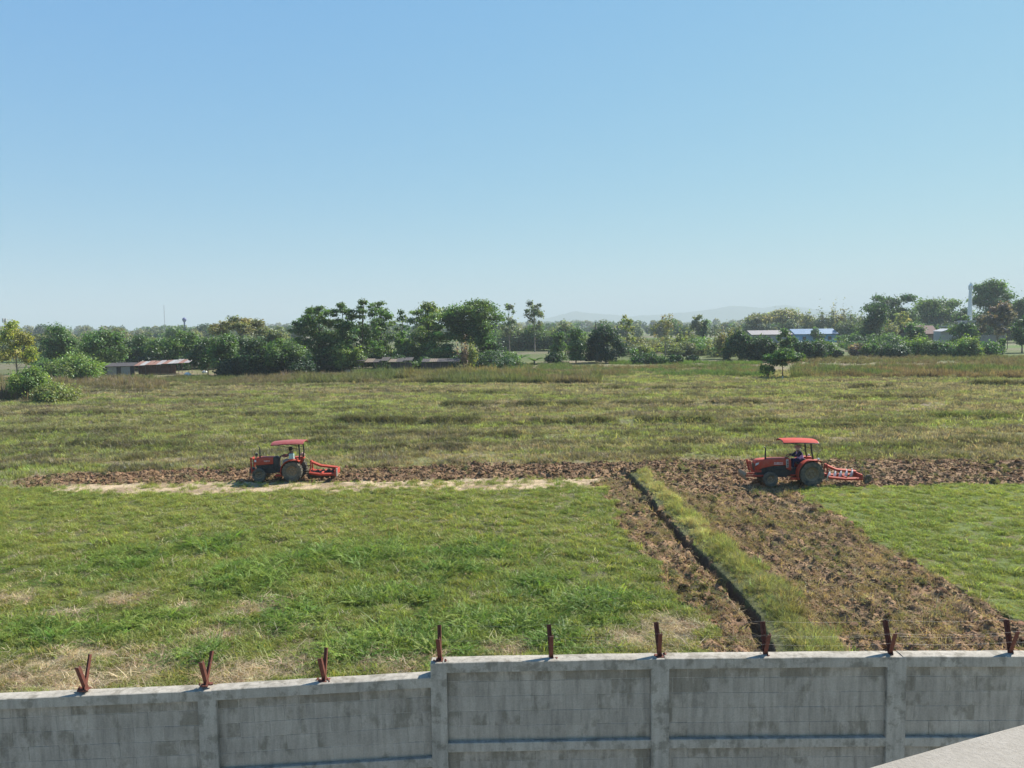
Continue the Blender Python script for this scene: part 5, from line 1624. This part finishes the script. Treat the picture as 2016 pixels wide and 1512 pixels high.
# left tractor
a = G(582, 951); s1 = 1.0
T1 = dict(kind='old', seat_x=-.16, wb=1.88, rear_r=.575, front_r=.385, hood_top=1.33, hood_bot=.87, nose=.36, hood_end=1.16, hood_w=.28, track_r=.55, track_f=.52, front_w=.23, rear_w=.31,
          seat_z=.95, steer=(-.78, 1.34), exhaust=(-1.90, 1.92), canopy=(-1.18, .62, 2.03), can_rise=.06, can_tilt=.06, can_w=.62, bar=(.36, .36), guard=.16, slope=.8)
def place_set(px, py, T, label, plab, dlab, dmats, hat, lean, vest, P):
    p = G(px, py)
    near = T['track_r'] + T['rear_w'] / 2
    y = p.y + near
    x = p.x * (y / p.y)
    z = ground_z(x, y) + .02
    t = tractor((x, y, z), 0, label, T)
    plough((x, y, z), 0, plab, *P)
    seat = Vector((x + T['seat_x'] + .02, y, z + T['seat_z'] + .10))
    driver(seat, dlab, (x + T['steer'][0], z + T['steer'][1]), dmats, hat, lean, vest)
    return Vector((x, y, z))
p1 = place_set(582, 950, T1, 'older red tractor with a faded canopy and a black ball air cleaner',
               'red disc plough with dark discs behind the older tractor', 'driver in grey trousers and dull red shirt with black hair on the older tractor',
               (M_REDCLOTH, M_GREYCLOTH), 'hair', .0, None, (.92, 1.45, 5, False, -.02, False))
T2 = dict(kind='new', seat_x=-.36, wb=2.12, rear_r=.65, front_r=.385, hood_top=1.40, hood_bot=.98, nose=.72, hood_end=1.22, hood_w=.30, track_r=.58, track_f=.55, front_w=.24, rear_w=.34, nose_drop=.28,
          seat_z=1.12, steer=(-1.0, 1.50), exhaust=(-2.28, 2.02), canopy=(-1.46, .38, 2.27), can_rise=.05, can_tilt=-.05, can_w=.66, bar=(.02, .22), guard=.22, slope=1.0)
p2 = place_set(1588, 959, T2, 'newer bright red tractor with a front blade and smooth red canopy',
               'red disc plough with shiny discs and a furrow wheel behind the newer tractor', 'driver in lilac vest, navy sleeves and pale pink hat on the newer tractor',
               (M_NAVY, M_NAVY), 'wrap', .06, M_LILAC, (.98, 1.72, 5, True, -.06, True))
# pale water container strapped beside the older tractor's seat
c = MB(); c.box((-.13, -.09, 0), (.13, .09, .30)); c.lathe_z([(.0, .30), (.03, .30), (.03, .335), (0, .335)], (0.05, 0, 0), 10)
o = c.build('water_container', M_TEAL, bevel=.02); o.location = (p1.x - .05, p1.y - .43, p1.z + 1.235)
tag(o, 'pale teal water container on the fender beside the older tractor seat', 'container')
b = MB(); b.tube([(-.12, 0, .06), (0, .02, .13), (.14, -.01, .08)], [.06, .10, .06], 8)
o = b.build('cloth_bundle', M_PINK, smooth=True); o.location = (p1.x + .30, p1.y + .50, p1.z + 1.24)
tag(o, 'pale bundle of cloth on the far fender of the older tractor', 'bundle')

# ================================================================== SHEDS AND BUILDINGS
def corrugated(L, W, t=.012, n=14, amp=.018):
    """sheet in local x (across waves) and y (along)"""
    mb = MB(); top, bot = [], []
    for k in range(n + 1):
        x = L * k / n; z = amp * (1 if k % 2 else -1)
        top.append((x, z)); bot.append((x, z - t))
    mb.prism([(a, b) for a, b in top] + [(a, b) for a, b in reversed(bot)], 0, W)
    return mb

def tin_shed():
    p0, p1_ = G(203, 740), G(374, 736)
    d = (p1_ - p0); L = d.length; rz = math.atan2(d.y, d.x)
    m = mpp(p0)
    root = empty('tin_shed', p0, rz, 'long low tin shed with a rusty and white sheet roof', 'shed')
    xs = L * .36
    H = 19 * m
    n = 10
    for k in range(n):
        x0 = xs + (L - xs) * k / n; w = (L - xs) / n
        hh = H + .45 * k / n
        o = corrugated(w * 1.04, 4.2, n=12).build('roof_sheet', [M_TINRUST, M_TIN, M_TINRUST, M_TINRUST, M_TINWHITE, M_TINRUST, M_TIN, M_TINWHITE, M_TINRUST, M_TINWHITE][k], root)
        o.location = (x0, -.8, hh + random.uniform(-.03, .03)); o.rotation_euler = (R(9 + random.uniform(-1, 1)), R(-1.5), R(random.uniform(-8, -4)))
    for k in range(6):
        x0 = xs + (L - xs) * k / 5 - (.1 if k == 5 else -.05)
        MB().tube([(x0, -.5, -.1), (x0 + .02, -.5, H - .02)], .055, 6).build('post', M_WOOD, root)
        MB().tube([(x0, 2.9, -.1), (x0, 2.9, H + .9)], .055, 6).build('post', M_WOOD, root)
    MB().tube([(xs, -.5, H - .05), (L, -.5, H + .4)], .05, 6).build('rail', M_WOOD, root)
    for k in range(7):
        x0 = xs * k / 7
        o = corrugated(xs / 7 * 1.02, H * random.uniform(.86, .98), n=8, amp=.012).build('wall_sheet', M_TIN if k % 3 else M_TINDARK, root)
        o.location = (x0, -.1, 0); o.rotation_euler = (R(90), 0, 0)
    o = MB().box((-.1, -.4, 0), (xs - .05, 3.2, .05)).build('roof_panel', M_TINDARK, root); o.location = (0, 0, H * .98); o.rotation_euler = (R(9), 0, 0)
    MB().box((xs, 2.95, 0), (L - 3.2, 3.0, H * .9)).build('back_wall', M_TINRUST, root)
tin_shed()

def pole_hut():
    p0, p1_ = G(703, 735), G(812, 733)
    L = (p1_ - p0).length; m = mpp(p0)
    root = empty('pole_hut', p0, 0, 'open pole hut with a thin dark sheet roof under the tiered trees', 'hut')
    H = 22 * m
    for k in range(7):
        o = corrugated(L / 7 * 1.05, 3.6, n=8).build('roof_sheet', M_TINDARK if k not in (1, 4) else M_WOOD, root)
        o.location = (L * k / 7, -.6, H + (.25 if k % 3 == 0 else .0)); o.rotation_euler = (R(7 + 2 * (k % 2)), 0, 0)
    for k in range(7):
        x = L * (k + .2) / 7
        MB().tube([(x, -.2, -.1), (x, -.2, H)], .07, 6).build('post', M_WOOD, root)
        if k % 2 == 0: MB().tube([(x, 2.4, -.1), (x, 2.4, H + .3)], .06, 6).build('post', M_WOOD, root)
    MB().tube([(0, -.25, H - .04), (L, -.25, H - .02)], .05, 6).build('rail', M_WOOD, root)
    MB().box((L * .62, -.1, 0), (L, -.04, H * .92)).build('wall_panel', M_TINDARK, root)
    MB().box((L * .18, .4, 0), (L * .45, .46, H * .35)).build('low_wall', M_TINDARK, root)
    p0, p1_ = G(830, 733), G(905, 732)
    L = (p1_ - p0).length
    root = empty('pole_hut', p0, 0, 'low dark hut half hidden by shrubs left of the bamboo', 'hut')
    H = 21 * m
    for k in range(5):
        o = corrugated(L / 5 * 1.04, 3.4, n=8).build('roof_sheet', M_TINDARK if k != 1 else M_WOOD, root)
        o.location = (L * k / 5, -.5, H); o.rotation_euler = (R(8), 0, 0)
        MB().tube([(L * (k + .5) / 5, -.2, -.1), (L * (k + .5) / 5, -.2, H)], .07, 6).build('post', M_WOOD, root)
    MB().box((0, .3, 0), (L * .7, .36, H * .9)).build('wall_panel', M_TINDARK, root)
pole_hut()

def blue_building():
    p0, p1_ = G(1478, 676), G(1664, 674)
    L = p1_.x - p0.x; m = mpp(p0)
    root = empty('farm_building', (p0.x, p0.y, 0), 0, 'long low building with blue and silver sheet roof behind bushes', 'building')
    def X(px): return (px - 1478) * m
    ev, rg = 17 * m, 27 * m
    W = 12.0
    def gable(x0, x1, e, r_, mat, nm, n):
        for k in range(n):
            a, b = x0 + (x1 - x0) * k / n + .02, x0 + (x1 - x0) * (k + 1) / n
            MB().prism([(-.8, e), (W / 2, r_), (W / 2, r_ - .12), (-.8, e - .12)], a, b, 'x').build('roof_sheet', mat, root)
            MB().prism([(W + .8, e), (W / 2 + .01, r_), (W / 2 + .01, r_ - .12), (W + .8, e - .12)], a, b, 'x').build('roof_sheet', mat, root)
    gable(X(1478), X(1560), ev, rg * .93, M_TINWHITE, 'a', 6)
    gable(X(1563), X(1650), ev, rg, M_BLUEROOF, 'b', 7)
    MB().prism([(0, 0), (0, ev - .15), (W / 2, rg * .9 - .2), (W, ev - .15), (W, 0)], X(1482), X(1556), 'x').build('wall', M_GREYWALL, root)
    MB().prism([(0, 0), (0, ev - .15), (W / 2, rg - .2), (W, ev - .15), (W, 0)], X(1566), X(1646), 'x').build('wall', M_BLUEWALL, root)
    MB().prism([(1, 0), (1, ev * .8), (W * .6, ev * 1.05), (W * .6, 0)], X(1646) + .05, X(1662), 'x').build('wall', M_BLUEWALL, root)
    MB().prism([(.2, ev * .82), (W * .62, ev * 1.1), (W * .62, ev * 1.1 - .12), (.2, ev * .82 - .12)], X(1646) + .1, X(1672), 'x').build('roof_sheet', M_TINDARK, root)
    for px in (1490, 1510, 1530, 1580, 1605, 1630):
        f = MB().box((X(px), -.06, ev * .3), (X(px) + 1.6, .04, ev * .72)).build('window', M_GLASSDARK, root)
    MB().box((X(1650), .94, 0), (X(1656), 1.04, ev * .6)).build('door', M_GLASSDARK, root)
blue_building()

def temple():
    p = G(1822, 684); m = mpp(p)
    root = empty('house', (p.x, p.y, 0), 0, 'small house with a dark red pitched roof behind bushes', 'house')
    w = 56 * m; x0 = -32 * m; e, r_ = 28 * m, 43 * m
    MB().box((x0 + .4, 0, 0), (x0 + w - .4, 7, e)).build('wall', M_WOOD, root)
    for s, (a, b, c_, d_) in enumerate(((-.8, e - .2, 3.5, r_), (7.8, e - .2, 3.52, r_))):
        MB().prism([(a, b), (c_, d_), (c_, d_ - .15), (a, b - .15)], x0, x0 + w, 'x').build('roof', M_REDROOF, root)
    for k in range(4): MB().box((x0 + 1.2 + k * w / 4.4, -.05, e * .3), (x0 + 2.4 + k * w / 4.4, .05, e * .7)).build('window', M_GLASSDARK, root)
    p = G(1843, 688); m = mpp(p)
    root = empty('kiosk', (p.x, p.y - 6, 0), 0, 'small pale-walled kiosk with a low pale roof beside the red-roofed house', 'kiosk')
    MB().box((-13 * m, 0, 0), (8 * m, 4, 36 * m)).build('wall', M_GREY, root)
    MB().prism([(-13 * m, 36 * m), (2 * m, 41 * m), (14 * m, 38 * m), (14 * m, 37 * m), (-13 * m, 35.5 * m)], -.8, 4.6).build('roof', M_GREY, root)
    # grey compound wall
    a, b = G(1853, 689), G(1990, 688)
    root = empty('compound_wall', (a.x, a.y, 0), 0, 'plain grey compound wall behind the row of light bushes', 'wall')
    L = b.x - a.x; n = 9
    for k in range(n): MB().box((L * k / n + .12, 0, 0), (L * (k + 1) / n - .12, .15, 27 * m)).build('panel', M_GREYWALL, root)
    for k in range(n + 1): MB().box((L * k / n - .12, -.08, 0), (L * k / n + .12, .23, 28.2 * m)).build('post', M_GREYWALL, root)
    # pavilion with pale posts
    a = G(1886, 686)
    root = empty('pavilion', (a.x, a.y + 4, 0), 0, 'open pavilion with pale posts below the white tower', 'pavilion')
    for k, px in enumerate((0, 12, 18, 28, 40)):
        MB().box((px * m, 0, 0), (px * m + .45, .45, 43 * m)).build('post', M_PLASTER, root)
        MB().box((px * m, 5, 0), (px * m + .45, 5.45, 43 * m)).build('post', M_PLASTER, root)
    MB().box((-6 * m, -.8, 43 * m), (44 * m, 6.2, 45.5 * m)).build('roof', M_GREYWALL, root)
    MB().prism([(-4 * m, 20 * m), (6 * m, 31 * m), (14 * m, 20 * m)], -2.2, -2.0).build('stair_side', M_GREY, root)
    # white tower (tapering chimney)
    a = G(1918, 685); mt = mpp(a)
    root = empty('chimney', (a.x, a.y + 3, 0), 0, 'tall tapering white chimney tower with a pointed cap', 'chimney')
    zt = (685 - 557) * mt
    OCT = [(1.1 * math.cos(R(22.5 + 45 * k)), 1.1 * math.sin(R(22.5 + 45 * k))) for k in range(8)]
    b0, b1 = 4.1 * mt, 2.6 * mt
    mb = MB(); mb.loft([[Vector((sx * q, sy * q, z)) for sx, sy in OCT] for z, q in ((0, b0 * 1.05), (zt * .5, b0 * .98), (zt * .9, b1))])
    sh = mb.build('shaft', M_PLASTER, root, bevel=.1)
    MB().box((-b1 * 1.18, -b1 * 1.18, zt * .9), (b1 * 1.18, b1 * 1.18, zt * .925)).build('collar', M_PLASTER, root)
    cp = MB()
    for sx in (-1, 1):
        for sy in (-1, 1): cp.box((sx * b1 * .75 - .18, sy * b1 * .75 - .18, zt * .925), (sx * b1 * .75 + .18, sy * b1 * .75 + .18, zt * .96))
    cp.build('cap_post', M_PLASTER, root)['kind'] = 'stuff'
    MB().loft([[Vector((sx * q, sy * q, z)) for sx, sy in ((-1, -1), (1, -1), (1, 1), (-1, 1))] for z, q in ((zt * .96, b1 * 1.1), (zt * .985, b1 * .4), (zt * 1.012, .05))]).build('cap', M_PLASTER, root)
    MB().box((-9 * mt, -1.2, 0), (6 * mt, 4, 52 * mt)).build('base_block', M_GREYWALL, root)
    MB().box((-10 * mt, -1.7, 52 * mt), (7 * mt, 4.5, 54 * mt)).build('base_roof', M_GREY, root)
    # shelter with a torn white sheet
    a = G(1974, 688); m = mpp(a)
    root = empty('shelter', (a.x, a.y, 0), 0, 'small post shelter with a torn white roof sheet under the brownish tree', 'shelter')
    for px in (-10, 0, 9): MB().tube([(px * m, 0, 0), (px * m, 0, 33 * m)], .1, 6).build('post', M_WOOD, root)
    for k in range(3):
        o = corrugated(6.4 * m, 3.2, n=8, amp=.05).build('roof_sheet', M_WHITE if k != 1 else M_TINWHITE, root); o.location = ((-9 + k * 5.5) * m, -1.4, (36 - k * 1.4) * m); o.rotation_euler = (R(28), R(8), 0)
temple()

# ---- masts and poles on the horizon
def far_masts():
    def lattice(px, top, dist, w, name, label, cat, mat):
        p = WP(px, 655, dist); z = WP(px, top, dist).z
        root = empty(name, (p.x, dist, 0), 0, label, cat)
        for k in range(3):
            a = k * 2.094
            MB().tube([(math.cos(a) * w, math.sin(a) * w, 0), (math.cos(a) * w * .6, math.sin(a) * w * .6, z)], w * .16, 5).build('leg', mat, root)
        br = MB(); n = 30
        for q in range(n):
            for k in range(3):
                a, b = k * 2.094, (k + 1) * 2.094
                f0, f1 = w * (1 - .4 * q / n), w * (1 - .4 * (q + 1) / n)
                br.tube([(math.cos(a) * f0, math.sin(a) * f0, z * q / n), (math.cos(b) * f1, math.sin(b) * f1, z * (q + 1) / n)], w * .09, 3, False)
        br.build('brace', mat, root)['kind'] = 'stuff'
        return root, z
    lattice(325, 600, 620, .30, 'radio_mast', 'very thin tall lattice mast above the trees behind the shed', 'mast', M_GREY)
    root, z = lattice(10, 627, 760, .9, 'telecom_tower', 'pale telecom tower with a panel head at the left edge', 'tower', M_GREY)
    for k in range(4):
        a = k * 1.571
        MB().box((math.cos(a) * 1.5 - .5, math.sin(a) * 1.5 - .5, z - 4), (math.cos(a) * 1.5 + .5, math.sin(a) * 1.5 + .5, z)).build('antenna', M_GREY, root)
    p = WP(364, 655, 700); z = WP(364, 625, 700).z
    root = empty('water_tower', (p.x, 700, 0), 0, 'blue mushroom-shaped water tower beyond the trees behind the shed', 'water tower')
    MB().lathe_z([(1.0, 0), (.75, z * .45), (.7, z - 4.2)], (0, 0, 0), 14).build('stem', M_BLUETANK, root, True)
    MB().lathe_z([(.7, z - 4.2), (1.5, z - 3.2), (1.9, z - 2.0), (1.7, z - 1.0), (.9, z - .3), (0, z)], (0, 0, 0), 16).build('tank', M_BLUETANK, root, True)
    p = G(1173, 700); z = (700 - 634) * mpp(p)
    root = empty('utility_pole', (p.x, p.y, 0), 0, 'thin brown pole rising behind the dome-shaped bush', 'pole')
    MB().tube([(0, 0, 0), (0, 0, z)], [.22, .16], 8).build('shaft', M_WOOD, root)
    MB().lathe_z([(.16, z * .72), (.4, z * .75), (.42, z * .8), (.16, z * .86)], (0, 0, 0), 8).build('nest', M_WOOD, root)
    p = G(1541, 748); 
    o = MB().tube([(0, 0, -.1), (.02, 0, .6)], .04, 6).build('stake', M_WHITE); o.location = (p.x, p.y, 0)
    tag(o, 'short white stake in front of the small round-topped tree', 'stake')
    # pale sacks and scraps by the sheds
    for (px, py, s, lab) in ((371, 740, .75, 'pale yellow sack lying in front of the right end of the tin shed'), (405, 734, .55, 'white sack on the ground right of the tin shed'), (529, 735, .6, 'white sack under the dark tree row, alone'), (685, 733, .7, 'white sack standing left of the pole hut')):
        p = G(px, py)
        r = np.random.default_rng(int(px))
        mb = MB(); mb.loft([[Vector((math.cos(a) * q * s * (1 + .15 * math.sin(3 * a + px)), math.sin(a) * q * s * .7, z * s)) for a in np.linspace(0, 6.283, 11)[:-1]] for z, q in ((-.05, .8), (.25, 1.0), (.6, .85), (.85, .4), (.95, .25))])
        o = mb.build('sack', M_PLASTER, smooth=True); o.location = (p.x, p.y - .5, 0); tag(o, lab, 'sack', 'pale sacks lying by the sheds')
far_masts()

# ================================================================== HAZE
def haze():
    m, nt, out = new_mat('air')
    v = nd(nt, 'ShaderNodeVolumePrincipled')
    v.inputs['Color'].default_value = (.54, .615, .665, 1)
    v.inputs['Density'].default_value = HAZE_D
    v.inputs['Anisotropy'].default_value = 0.0
    nt.links.new(v.outputs[0], out.inputs['Volume'])
    S = 9600
    o = MB().box((-S, -S, -1.6), (S, S, 245)).build('haze', m)
    o.display_type = 'WIRE'
    tag(o, kind='stuff')
HAZE_D = .00029
haze()
